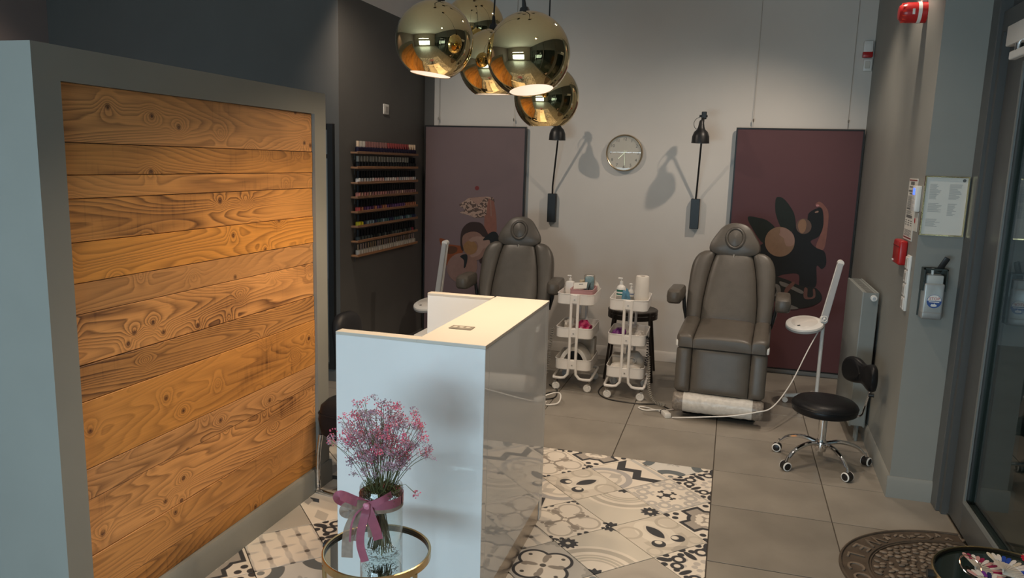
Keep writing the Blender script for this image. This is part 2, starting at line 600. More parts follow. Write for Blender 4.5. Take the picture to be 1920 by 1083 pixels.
def wood_material(name, light, dark, ringscale=27, gx=1.0, seed_obj=True, rough=.5, along='Y'):
    """long boards: contour-line growth rings, knots, saw streaks"""
    m = bpy.data.materials.new(name)
    m.use_nodes = True
    nt = m.node_tree
    S.nt = nt
    b = nt.nodes['Principled BSDF']
    b.inputs['Roughness'].default_value = rough
    tc = nt.nodes.new('ShaderNodeTexCoord')
    oi = nt.nodes.new('ShaderNodeObjectInfo')
    sp = nt.nodes.new('ShaderNodeSeparateXYZ')
    nt.links.new(tc.outputs['Object'], sp.inputs[0])
    L = S(sp.outputs[1] if along == 'Y' else sp.outputs[0])
    W = S(sp.outputs[2] if along == 'Y' else sp.outputs[1])
    rnd = S(oi.outputs['Random'])
    def vec(a, b_, c_):
        n = nt.nodes.new('ShaderNodeCombineXYZ')
        for i, x in enumerate((a, b_, c_)):
            if isinstance(x, S):
                nt.links.new(x.v, n.inputs[i])
            else:
                n.inputs[i].default_value = x
        return n.outputs[0]
    def noise(v, sc, det=3, rough_=.5):
        n = nt.nodes.new('ShaderNodeTexNoise')
        n.inputs['Scale'].default_value = sc
        n.inputs['Detail'].default_value = det
        n.inputs['Roughness'].default_value = rough_
        nt.links.new(v, n.inputs['Vector'])
        return S(n.outputs['Fac'])
    off = rnd*37.0
    # knots
    vo = nt.nodes.new('ShaderNodeTexVoronoi')
    vo.inputs['Scale'].default_value = 1.0
    vo.voronoi_dimensions = '2D'
    nt.links.new(vec(L*4.2+off, W*4.6+off*1.7, 0.0), vo.inputs['Vector'])
    kd = S(vo.outputs['Distance'])
    knot = S.m('MULTIPLY_ADD', kd, -3.2, 1.0, clamp=True)
    knot2 = knot*knot
    h = noise(vec(L*.8+off, W*6.5+off, off), 1.0, 1.0, .35)*gx + W*.35 + knot2*.16 + noise(vec(L*2.2+off, W*22, off), 1, 2)*.045
    fr = S.m('FRACT', h*ringscale)
    line = S.m('POWER', fr, 1.8)*S.m('MULTIPLY_ADD', fr, -7.0, 7.0, clamp=True)
    str_ = S.m('MULTIPLY_ADD', noise(vec(L*.9+off, W*4.5+off, off+4), 1, 2), 3.4, -1.15, clamp=True)
    line = line*(str_*.8+.2)*S.m('MULTIPLY_ADD', S.m('FRACT', rnd*13.7), .75, .45)
    fine = noise(vec(L*4.0+off, W*210, off), 1.0, 3, .65)
    blot = noise(vec(L*1.3+off, W*3.4+off, off+9), 1.0, 4, .55)
    saw = noise(vec(L*55+off, W*4, off), 1.0, 2, .6)
    f = line*1.0
    f = f + S.m('MULTIPLY_ADD', fine, 1.0, -.42, clamp=True)*.6
    f = f + S.m('MULTIPLY_ADD', blot, 2.8, -1.35, clamp=True)*.6
    f = f + S.m('MULTIPLY_ADD', saw*blot, 2.4, -.78, clamp=True)*.6
    f = f + S.m('MULTIPLY_ADD', kd, -20.0, 1.35, clamp=True)*.75*S.m('GREATER_THAN', noise(vec(L*1.7+off, W*2+off, off+2), 1.0, 0), .50)
    f = S.m('MULTIPLY', f, 1.0, clamp=True)
    tint = S.m('MULTIPLY_ADD', rnd, .36, .80)
    col = mixc(light, dark, f)
    hs = nt.nodes.new('ShaderNodeHueSaturation')
    nt.links.new(tint.v, hs.inputs['Value'])
    nt.links.new(S.m('MULTIPLY_ADD', S.m('FRACT', rnd*7.3), .12, .93).v, hs.inputs['Saturation'])
    nt.links.new(col, hs.inputs['Color'])
    nt.links.new(hs.outputs['Color'], b.inputs['Base Color'])
    bp = nt.nodes.new('ShaderNodeBump')
    bp.inputs['Strength'].default_value = .35
    bp.inputs['Distance'].default_value = .002
    nt.links.new((line*-1+fine*.5).v, bp.inputs['Height'])
    nt.links.new(bp.outputs['Normal'], b.inputs['Normal'])
    return m

def thin_glass(name, tint=(.92, .96, .95), base=.06, rough=0.0):
    m = bpy.data.materials.new(name)
    m.use_nodes = True
    nt = m.node_tree
    nt.nodes.remove(nt.nodes['Principled BSDF'])
    t = nt.nodes.new('ShaderNodeBsdfTransparent')
    t.inputs['Color'].default_value = (*tint, 1)
    g = nt.nodes.new('ShaderNodeBsdfGlossy')
    g.inputs['Roughness'].default_value = rough
    ge = nt.nodes.new('ShaderNodeNewGeometry')
    dt = nt.nodes.new('ShaderNodeVectorMath')
    dt.operation = 'DOT_PRODUCT'
    nt.links.new(ge.outputs['Normal'], dt.inputs[0])
    nt.links.new(ge.outputs['Incoming'], dt.inputs[1])
    S.nt = nt
    q = 1-sabs(S(dt.outputs['Value']))
    f = S.m('MULTIPLY_ADD', S.m('POWER', q, 5.0), 1-base, base, clamp=True)
    mx = nt.nodes.new('ShaderNodeMixShader')
    nt.links.new(f.v, mx.inputs[0])
    nt.links.new(t.outputs[0], mx.inputs[1])
    nt.links.new(g.outputs[0], mx.inputs[2])
    nt.links.new(mx.outputs[0], nt.nodes['Material Output'].inputs['Surface'])
    return m

m_grey = pm('paint_grey', (.245, .245, .222), .55, var=.04, vscale=3)
m_dark = pm('paint_dark_grey', (.098, .094, .087), .6, var=.05, vscale=3)
m_brown = pm('paint_mauve_brown', (.22, .17, .155), .6, var=.04, vscale=3)
m_wall = pm('paint_warm_white', (.60, .56, .51), .7, var=.03, vscale=2)
m_ceil = pm('paint_ceiling', (.72, .68, .66), .8, var=.02)
m_grout = pm('grout', (.10, .085, .07), .9, var=.1, vscale=30)
m_tile = pm('concrete_tile', (.245, .222, .19), .38, var=.16, vscale=3.2, bump=.05, bscale=90, rand=.10)
m_frame = pm('anthracite_frame', (.075, .077, .075), .4, var=.03)
m_frame2 = pm('anthracite_seal', (.01, .01, .01), .5, var=.02)
m_white = pm('white_lacquer', (.76, .77, .77), .03, var=.004)
m_top = pm('cream_laminate', (.52, .48, .42), .3, var=.01)
m_plast = pm('white_plastic', (.72, .70, .66), .35, var=.02)
m_enamel = pm('white_enamel', (.76, .73, .69), .35, var=.02)
m_black = pm('black_leather', (.008, .008, .009), .38, spec=.3, var=.1, bump=.12, bscale=120)
m_blackm = pm('black_metal', (.012, .012, .012), .4, var=.05)
m_chrome = pm('chrome', (.80, .80, .80), .08, 1, var=.02)
m_steel = pm('brushed_steel', (.45, .40, .34), .28, 1, var=.08, vscale=20)
m_brass = pm('antique_brass', (.50, .38, .20), .25, 1, var=.12, vscale=12)
m_gold = pm('gold_mirror', (.76, .61, .33), .035, 1, var=.02)
m_leather = pm('taupe_leather', (.092, .080, .066), .40, var=.08, vscale=14, bump=.10, bscale=140)
m_seam = pm('taupe_seam', (.055, .045, .036), .6, var=.05)
m_mirror = pm('mirror', (.86, .89, .88), .015, 1, var=.005)
m_glass = pm('clear_glass', (.96, .99, .985), .0, trans=1, ior=1.45, var=.002)
m_water = pm('water', (.97, .99, .98), .0, trans=1, ior=1.33, var=.002)
m_vase = thin_glass('vase_glass', (.965, .985, .98), .05)
m_pane = thin_glass('window_glass', (.78, .86, .83), .05)
m_clear = thin_glass('clock_glass', (.97, .97, .95), .02)
m_bag = thin_glass('plastic_bag', (.86, .84, .80), .10, .25)
m_wood = wood_material('reclaimed_board', (.66, .305, .085), (.085, .028, .009))
m_shelf = wood_material('shelf_wood', (.30, .15, .07), (.12, .055, .028), rough=.6)
m_red = pm('red_plastic', (.42, .015, .015), .3, var=.05)
m_pink = pm('pink_plastic', (.50, .27, .27), .45, var=.03)
m_bulb = pm('lamp_inside', (.9, .85, .78), .5, emit=(1.0, .80, .66), estr=3.0, var=.01)
m_paper = pm('paper', (.66, .64, .58), .7, var=.02)
m_ink = pm('ink', (.13, .13, .125), .7, var=.05)
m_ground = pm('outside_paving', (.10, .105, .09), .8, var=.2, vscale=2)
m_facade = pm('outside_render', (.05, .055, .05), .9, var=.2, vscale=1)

# ================================================================== THE ROOM
YB, XL, XR0, XR1, YP, ZC = 6.834, -2.867, .995, .935, 4.35, 3.30
floor = struct('floor', box(B(), -5.7, 1.3, -2.8, 7.0, -.08, -.007), m_grout, 'tiled floor with grey slabs and a patterned tile field')
struct('wall_back', box(B(), -3.0, 1.25, YB, YB+.12, 0, ZC), m_wall, 'warm white back wall')
struct('trim_1', box(B(), XL, -2.775, YB-.015, YB, 0, ZC), m_dark, 'dark grey painted strip in the back corner')
struct('wall_left', box(B(), -3.02, XL, 5.18, YB+.1, 0, 2.945), m_dark, 'dark grey wall with nail polish shelves')
struct('wall_left_upper', box(B(), -3.02, XL, 5.18, YB+.1, 2.945, ZC), m_ceil, 'pale band above the dark left wall')
struct('wall_side_left', box(B(), -5.6, -3.02, 5.18, 5.30, 0, ZC), m_dark, 'dark grey wall behind the partition')
struct('wall_far_left', box(B(), -5.66, -5.54, -2.8, 5.18, 0, ZC), m_brown, 'brownish wall at the far left')
bm = prism(B(), [(XR0, YB, 0), (XR1, YP, 0), (1.145, YP, 0), (1.145, YP+.02, 0), (1.30, YP+.02, 0), (1.30, YB, 0)], (0, 0, ZC))
struct('wall_right', bm, m_grey, 'grey right wall ending in a pillar')
struct('ceiling', box(B(), -5.7, 1.4, -2.8, 7.0, ZC, ZC+.1), m_ceil, 'pale ceiling')
# guessed front of the shop behind the camera; window added to explain the cool light
bm = B()
box(bm, -5.66, -3.6, -2.8, -2.68, 0, ZC); box(bm, -.3, 1.3, -2.8, -2.68, 0, ZC)
box(bm, -3.6, -.3, -2.8, -2.68, 0, .35); box(bm, -3.6, -.3, -2.8, -2.68, 1.50, ZC)
struct('wall_front', bm, m_wall, 'front wall with an added shop window')
w = struct('added_window_1', box(B(), -3.6, -3.54, -2.78, -2.70, .35, 1.50), m_frame, 'added anthracite shop window frame')
obj('window_frame', box(B(), -.36, -.3, -2.78, -2.70, .35, 1.50), m_frame, w)
obj('window_frame', box(B(), -3.54, -.36, -2.78, -2.70, .35, .41), m_frame, w)
obj('window_frame', box(B(), -3.54, -.36, -2.78, -2.70, 1.44, 1.50), m_frame, w)
obj('pane', box(B(), -3.54, -.36, -2.745, -2.735, .41, 1.44), m_pane, w)

t = thing('linear_light', 'long cool tube light above the shop window', 'light', (-2.1, -2.68, 2.03))
obj('housing', box(B(), -1.5, 1.5, 0, .03, -.03, .03), m_frame, t)
obj('tube', box(B(), -1.48, 1.48, .03, .04, -.012, .012), pm('led_tube', (1, 1, 1), .4, emit=(.75, .9, 1.0), estr=30, var=.01), t)

# ---- floor tiles
TX0, TG = .006, .003
def tile_mesh(name, pts, mat, uvf=None, z0=-.007, z1=0.0):
    """flat slab piece with a small arris; uv per corner from its xy"""
    bm = B()
    n = len(pts)
    cx = sum(p[0] for p in pts)/n; cy = sum(p[1] for p in pts)/n
    a = [bm.verts.new((p[0], p[1], z0)) for p in pts]
    b = [bm.verts.new((p[0], p[1], z1-.001)) for p in pts]
    t = []
    for p in pts:
        L = math.hypot(p[0]-cx, p[1]-cy); k = (L-.0015)/L if L > .004 else .9
        t.append(bm.verts.new((cx+(p[0]-cx)*k, cy+(p[1]-cy)*k, z1)))
    for i in range(n):
        j = (i+1) % n
        bm.faces.new((a[i], a[j], b[j], b[i])); bm.faces.new((b[i], b[j], t[j], t[i]))
    bm.faces.new(t)
    bm.normal_update()
    if uvf:
        uv = bm.loops.layers.uv.new('UVMap')
        for f in bm.faces:
            for l in f.loops:
                l[uv].uv = uvf(l.vert.co.x, l.vert.co.y)
    me = bpy.data.meshes.new(name)
    bm.to_mesh(me); bm.free()
    me.materials.append(mat)
    return me

rows = [1.506, 2.106, 2.706, 3.306, 3.907, 4.391, 5.0, 5.6, 6.2, 6.8, YB]
_cache = {}
def grey_tile(x0, x1, y0, y1):
    w_, d_ = round(x1-x0-2*TG, 4), round(y1-y0-2*TG, 4)
    if w_ < .02 or d_ < .01:
        return
    if (w_, d_) not in _cache:
        _cache[(w_, d_)] = tile_mesh('floor_tile', [(-w_/2, -d_/2), (w_/2, -d_/2), (w_/2, d_/2), (-w_/2, d_/2)], m_tile)
    o = link('floor_tile', _cache[(w_, d_)], floor)
    o.location = ((x0+x1)/2, (y0+y1)/2, 0)
for r0, r1 in zip(rows, rows[1:]):
    for k in range(-6, 3):
        x0, x1 = TX0+.597*k, TX0+.597*(k+1)
        if r1 <= 4.392 and k < 0:
            continue
        if k == 2:
            if r1 > 4.392:
                continue
            x1 = 1.20
        grey_tile(x0, min(x1, 1.20), r0, r1)
# everything the camera never sees closely: one plain screed sheet
obj('floor_screed', box(B(), -5.54, -2.5, -2.68, 4.388, -.007, -.0005), m_tile, floor)
obj('floor_screed', box(B(), -2.5, 1.2, -2.68, 1.30, -.007, -.0005), m_tile, floor)
obj('floor_screed', box(B(), .01, 1.2, 1.30, 1.503, -.007, -.0005), m_tile, floor)

# ---- patterned tiles laid on the diagonal
GX, GY, GH = -.456, 3.94, .23
known = {(0, 1): ('zig', 0), (-1, 0): ('leaf', 1), (0, -1): ('arc', 3), (1, 0): ('curl', 0), (-2, 1): ('cross', 0), (-1, -2): ('cross', 0), (0, -3): ('arc', 1), (-1, -4): ('quatre', 0),
         (1, -2): ('leaf', 2), (2, -1): ('frame', 0), (2, 1): ('damask', 0), (1, 2): ('petal', 0), (-1, 2): ('frame', 0), (2, -3): ('damask', 0), (1, -4): ('plain', 0), (-2, -3): ('lattice', 0),
         (-2, -1): ('zig', 2), (-6, -3): ('star', 0), (-6, -5): ('lattice', 0), (-7, -4): ('plain', 0), (-5, -4): ('damask', 1), (-7, -6): ('frame', 0), (-5, -6): ('petal', 0), (-3, 2): ('star', 0)}
def clip(poly, x0, x1, y0, y1):
    for ax, lim, sg in ((0, x0, 1), (0, x1, -1), (1, y0, 1), (1, y1, -1)):
        out = []
        for i in range(len(poly)):
            p, q = poly[i-1], poly[i]
            ip, iq = sg*(p[ax]-lim) >= 0, sg*(q[ax]-lim) >= 0
            if ip != iq:
                t = (lim-p[ax])/(q[ax]-p[ax])
                out.append((p[0]+t*(q[0]-p[0]), p[1]+t*(q[1]-p[1])))
            if iq:
                out.append(q)
        poly = out
        if len(poly) < 3:
            return []
    return poly
HD = GH-.0028
_pm = {}
rng = random.Random(3)
names = list(PATS)
for i in range(-9, 4):
    for j in range(-12, 4):
        if (i+j) % 2 == 0:
            continue
        cx, cy = GX+GH*i, GY+GH*j
        kind, rot = known.get((i, j), (rng.choice(names), rng.randrange(4)))
        dia = [(0, -HD), (HD, 0), (0, HD), (-HD, 0)]
        ca, sa = [(1, 0), (0, 1), (-1, 0), (0, -1)][rot]
        def uvf(x, y, ca=ca, sa=sa):
            a, b_ = (x+y)/GH, (y-x)/GH
            return (a*ca+b_*sa, -a*sa+b_*ca)
        if cx+GH < TX0-TG and cx-GH > -2.5 and cy+GH < 4.388 and cy-GH > 1.31:
            key = (kind, rot)
            if key not in _pm:
                _pm[key] = tile_mesh('patterned_tile', dia, PMAT[kind], uvf)
            o = link('patterned_tile', _pm[key], floor)
        else:
            pl = clip([(cx+p[0], cy+p[1]) for p in dia], -2.5, TX0-TG, 1.30, 4.391-TG)
            if len(pl) < 3:
                continue
            area = abs(sum(pl[k-1][0]*pl[k][1]-pl[k][0]*pl[k-1][1] for k in range(len(pl))))/2
            if area < 2e-4:
                continue
            o = link('patterned_tile', tile_mesh('patterned_tile', [(p[0]-cx, p[1]-cy) for p in pl], PMAT[kind], uvf), floor)
        o.location = (cx, cy, 0)

# ---- baseboards
def skirting(bm, p0, p1, h=.10, t=.014):
    p0, p1 = Vector((*p0, 0)), Vector((*p1, 0))
    d = (p1-p0).normalized(); nrm = Vector((d.y, -d.x, 0))
    prof = [(0, 0), (t, 0), (t, h-.022), (t*.45, h-.004), (t*.3, h), (0, h)]
    a = [bm.verts.new(p0+nrm*u+Vector((0, 0, v))) for u, v in prof]
    b = [bm.verts.new(p1+nrm*u+Vector((0, 0, v))) for u, v in prof]
    n = len(prof)
    for i in range(n):
        bm.faces.new((a[i], a[(i+1) % n], b[(i+1) % n], b[i]))
    bm.faces.new(a[::-1]); bm.faces.new(b)
    return bm
struct('baseboard_back', skirting(B(), (-2.775, YB), (XR0, YB), .09), m_wall, 'white baseboard along the back wall')
struct('baseboard_right', skirting(skirting(B(), (XR0, YB), (XR1, YP), .12), (XR1-.013, YP), (1.145, YP), .12), m_grey, 'grey baseboard along the right wall and pillar')
struct('baseboard_left', skirting(B(), (XL, 5.18), (XL, YB), .1), m_dark, 'dark baseboard under the polish shelves')
struct('baseboard_side_left', skirting(B(), (-5.54, 5.18), (XL, 5.18), .1), m_dark, 'dark baseboard behind the partition')

# ---- free standing partition with reclaimed boards
PX, PYA, PYB, PZ = -2.012, 1.815, 3.50, 2.06
bm = B()
box(bm, -2.47, PX-.028, PYA, PYB, 0, PZ)
box(bm, PX-.028, PX, PYA, 1.913, 0, PZ); box(bm, PX-.028, PX, 3.394, PYB, 0, PZ); box(bm, PX-.028, PX, 1.913, 3.394, 1.955, PZ); box(bm, PX-.028, PX, 1.913, 3.394, 0, .118)
part = struct('wall_partition', bm, m_grey, 'grey free standing partition framing a panel of wooden boards')
bm = B()
skirting(bm, (PX, PYA), (PX, PYB), .122, .012)
skirting(bm, (PX+.011, PYB), (-2.47, PYB), .122, .012)
obj('skirting_board', bm, m_grey, part)
zs = [1.955, 1.769, 1.667, 1.591, 1.450, 1.316, 1.213, 1.041, .917, .681, .571, .366, .212, .118]
rp = random.Random(11)
for za, zb in zip(zs, zs[1:]):
    xo = PX-.017+rp.uniform(-.0025, .0025)
    sag = rp.uniform(-.0015, .0015)
    bm = box(B(), PX-.0278, xo, 1.9133, 3.3937, zb+.0012+max(0, sag)*.5, za-.0012, .0014, 1)
    o = obj('board', bm, m_wood, part)
    c = Vector((xo, 2.65, (za+zb)/2))
    o.data.transform(Matrix.Translation(-c)); o.location = c

# ---- glazed entrance on the right
door = thing('door_1', 'dark glazed entrance door with anthracite frame', 'door', (1.2, 3.5, 0))
del door['category']
door['kind'] = 'structure'
bm = B()
box(bm, 1.145, 1.26, 4.24, 4.37, 0, ZC, .004, 1)
box(bm, 1.165, 1.26, 4.205, 4.24, 0, 2.42)
box(bm, 1.165, 1.30, 2.76, 4.24, 2.42, 2.52, .004, 1)
box(bm, 1.165, 1.26, 2.66, 2.76, 0, ZC, .004, 1)
obj('door_frame', bm, m_frame, door, True)
obj('seal', box(B(), 1.205, 1.25, 4.195, 4.21, 0.01, 2.42), m_frame2, door, True)
leaf = B()
box(leaf, 1.195, 1.25, 3.985, 4.197, .012, 2.41, .006, 2); box(leaf, 1.195, 1.25, 2.765, 2.95, .012, 2.41, .006, 2)
box(leaf, 1.195, 1.25, 2.95, 3.985, .012, .165, .006, 2); box(leaf, 1.195, 1.25, 2.95, 3.985, 2.26, 2.41, .006, 2)
leaf = obj('door_leaf', leaf, m_frame, door, True)
bm = B()
box(bm, 1.192, 1.20, 3.965, 3.985, .165, 2.26); box(bm, 1.192, 1.20, 2.95, 2.97, .165, 2.26); box(bm, 1.192, 1.20, 2.97, 3.965, .165, .185); box(bm, 1.192, 1.20, 2.97, 3.965, 2.24, 2.26)
obj('glazing_bead', bm, pm('grey_bead', (.16, .17, .165), .4, var=.03), leaf)
obj('pane', box(B(), 1.218, 1.228, 2.95, 3.985, .165, 2.26), m_pane, leaf)
obj('transom_panel', box(B(), 1.20, 1.22, 2.76, 4.24, 2.52, ZC), m_frame, door, True)
obj('threshold', box(B(), 1.192, 1.30, 2.76, 4.24, -.006, .008), m_steel, door, True)
bm = box(B(), 1.125, 1.165, 3.45, 4.02, 2.325, 2.415, .006, 2)
dc = obj('door_closer', bm, m_plast, door, True, label='pale door closer under the lintel')
obj('closer_arm', box(B(), 1.13, 1.16, 3.35, 3.97, 2.262, 2.298, .004, 1), m_plast, dc)
cyl(bmn := B(), (1.145, 3.90, 2.295), (1.145, 3.90, 2.328), .016); obj('closer_pivot', bmn, m_chrome, dc)
# fixed glazing between the door and the front wall
fg = thing('window_2', 'fixed shopfront glazing beside the door', 'window', (1.2, 0, 0)); del fg['category']; fg['kind'] = 'structure'
bm = B()
for y in (1.35, 0.0, -1.35, -2.70):
    box(bm, 1.18, 1.26, y-.04, y+.04, 0, ZC)
box(bm, 1.18, 1.26, -2.7, 2.66, 0, .16); box(bm, 1.18, 1.26, -2.7, 2.66, 2.42, 2.52); box(bm, 1.20, 1.22, -2.7, 2.66, 2.52, ZC)
obj('window_frame', bm, m_frame, fg, True)
for y0, y1 in ((1.39, 2.66), (.04, 1.31), (-1.31, -.04), (-2.66, -1.39)):
    obj('pane', box(B(), 1.215, 1.225, y0, y1, .16, 2.42), m_pane, fg, True)
# dim passage outside
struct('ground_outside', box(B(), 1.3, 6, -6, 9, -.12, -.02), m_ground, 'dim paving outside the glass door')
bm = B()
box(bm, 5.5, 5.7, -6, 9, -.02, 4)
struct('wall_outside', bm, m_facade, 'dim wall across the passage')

# ================================================================== RECEPTION DESK
DX0, DX1, DY0, DY1, DZ = -1.405, -.808, 2.50, 3.475, 1.10
desk = thing('reception_desk', 'white glossy reception desk with cream counter top', 'desk', ((DX0+DX1)/2, (DY0+DY1)/2, 0))
def part_(name, bm, m, par=None, **k):
    return obj(name, bm, m, par, True, **k)
part_('front_panel', box(B(), DX0, DX1, DY0, DY0+.05, .0, DZ-.012, .0015, 1), m_white, desk)
part_('front_panel_edge', box(B(), DX0, -1.073, DY0, DY0+.05, DZ-.012, DZ, .001, 1), m_top, desk)
part_('side_panel', box(B(), DX1-.04, DX1, DY0+.051, DY1-.051, .105, DZ-.012, .0015, 1), m_white, desk)
part_('back_panel', box(B(), DX0-.01, DX1, DY1-.05, DY1, .0, DZ-.012, .0015, 1), m_white, desk)
part_('back_panel_edge', box(B(), DX0-.01, -1.083, DY1-.05, DY1, DZ-.012, DZ, .001, 1), m_top, desk)
part_('counter_top', box(B(), -1.073, DX1+.001, DY0-.001, DY1+.001, DZ-.012, DZ+.001, .0012, 1), m_top, desk)
part_('work_surface', box(B(), DX0+.02, -.85, DY0+.051, DY1-.051, .72, .745, .002, 1), m_top, desk)
part_('kick_plate', box(B(), DX1-.035, DX1-.004, DY0+.051, DY1-.051, .0, .104), m_steel, desk)
ou = thing('power_outlet', 'flush grey power outlet set in the counter top', 'outlet', (-.985, 2.739, DZ+.001))
bm = box(B(), -.046, .046, -.028, .028, 0, .0035, .0012, 1)
fr_ = obj('frame', bm, pm('outlet_grey', (.17, .15, .12), .45, .2, var=.05), ou)
for x in (-.026, 0, .026):
    obj('socket', box(B(), x-.009, x+.009, -.012, .012, .0035, .0042, .001, 1), pm('outlet_light', (.36, .33, .28), .4, var=.05), ou)

# ================================================================== GOLD PENDANTS
def pendant(c, r, label, tilt, power):
    c = Vector(c)
    t = thing('pendant_lamp', label, 'lamp', c, group='gold globe pendants')
    cut = R(32)
    rot = Euler(tilt).to_matrix().to_4x4()
    prof = []
    N = 22
    for i in range(N+1):
        a = PI-cut-(PI-cut-.12)*i/N
        prof.append((r*math.sin(a), r*math.cos(a)))
    inner = [((rr)*(1-.003/r), h*(1-.003/r)) for rr, h in prof][::-1]
    bm = lathe(B(), prof, n=64)
    obj('shade', xf(bm, rot), m_gold, t, sharp=80)
    bm = lathe(B(), [(rr*.985, h*.985) for rr, h in prof]+[(0, r*.985)], n=48)
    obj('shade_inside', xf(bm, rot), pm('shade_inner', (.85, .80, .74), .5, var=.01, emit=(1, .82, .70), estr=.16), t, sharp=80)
    bm = cyl(B(), (0, 0, r*.985), (0, 0, r+.018), .022, .016, n=20)
    cyl(bm, (0, 0, r+.018), (0, 0, r+.05), .009, .006, n=12)
    obj('cap', xf(bm, rot), m_blackm, t)
    bm = cyl(B(), (0, 0, r*.2), (0, 0, r*.9), .017, n=12)
    obj('socket', xf(bm, rot), m_blackm, t)
    bm = lathe(B(), [(0, -.055), (.02, -.05), (.03, -.03), (.028, -.005), (.014, .03), (0, .032)], n=16)
    obj('bulb', xf(bm, rot), m_bulb, t)
    top = rot @ Vector((0, 0, r+.045))
    obj('cable', tube(B(), [top, (0, 0, r+.12), (0, 0, ZC-c.z)], .0035, 6), m_blackm, t)
    bm = cyl(B(), (0, 0, ZC-c.z-.03), (0, 0, ZC-c.z), .05, n=24)
    obj('ceiling_rose', bm, m_blackm, t)
    dd = bpy.data.lights.new('pendant_light', 'SPOT')
    dd.energy = power; dd.color = (1, .76, .51); dd.spot_size = R(144); dd.spot_blend = .6; dd.shadow_soft_size = .03
    l = bpy.data.objects.new('pendant_light', dd); C.objects.link(l); l.parent = t
    l.location = rot @ Vector((0, 0, -r*.80)); l.rotation_euler = tilt
    return t
pendant((-.742, 2.712, 2.129), .150, 'largest gold globe pendant hanging nearest over the desk', (R(-7), R(-9), 0), 21)
pendant((-1.149, 2.823, 2.200), .150, 'leftmost gold globe pendant', (R(-3), R(6), 0), 24)
pendant((-1.269, 3.616, 2.385), .150, 'topmost gold globe pendant hanging behind the leftmost one', (R(-4), R(5), 0), 20)
pendant((-1.049, 3.258, 2.167), .150, 'mostly hidden gold globe pendant between the leftmost and the nearest', (R(3), 0, 0), 19)
pendant((-.860, 3.484, 2.046), .150, 'lowest gold globe pendant hanging behind the nearest', (R(3.5), R(-1.5), 0), 19)

# ================================================================== CEILING SPOTS
def ceiling_spot(loc, target, power, label, size=100, color=(1, .83, .67), blend=.6):
    loc = Vector(loc)
    t = thing('ceiling_spot', label, 'spotlight', loc, group='ceiling spots')
    bm = lathe(B(), [(.055, 0), (.055, -.09), (.045, -.09), (.045, -.03), (.0, -.03)], n=24)
    obj('housing', bm, m_frame, t)
    obj('lens', cyl(B(), (0, 0, -.035), (0, 0, -.031), .044, n=20), pm('spot_lens', (1, .9, .8), .4, emit=(1, .85, .65), estr=12, var=.01), t)
    dd = bpy.data.lights.new('spot_light', 'SPOT')
    dd.energy = power; dd.color = color; dd.spot_size = R(size); dd.spot_blend = blend; dd.shadow_soft_size = .035
    l = bpy.data.objects.new('spot_light', dd); C.objects.link(l); l.parent = t
    l.location = (0, 0, -.095)
    l.rotation_euler = (Vector(target)-loc).to_track_quat('-Z', 'Y').to_euler()
    return t
ceiling_spot((.62, 5.45, ZC), (-.25, 6.3, .6), 85, 'ceiling spot over the right treatment chair', 105, blend=.9)
ceiling_spot((-2.55, 4.70, ZC), (-1.6, 6.3, .7), 85, 'ceiling spot near the dark left wall', 110, blend=.9)
ceiling_spot((.70, 4.85, ZC), (.75, 4.85, 0), 30, 'ceiling spot close to the pillar', 90)
ceiling_spot((-.2, 3.9, ZC), (-.1, 4.0, 0), 50, 'added fill spot over the tiled floor', 120)  # added for general fill, no known fixture at this point
ceiling_spot((.2, 1.4, ZC), (.2, 2.0, 0), 30, 'added fill spot behind the camera', 120)  # unseen warm fill lamp, added for the front of the room
ceiling_spot((-4.4, 3.5, ZC), (-5.5, 3.8, 1.9), 60, 'added fill spot behind the partition', 95)  # lamp added to brighten the far left wall

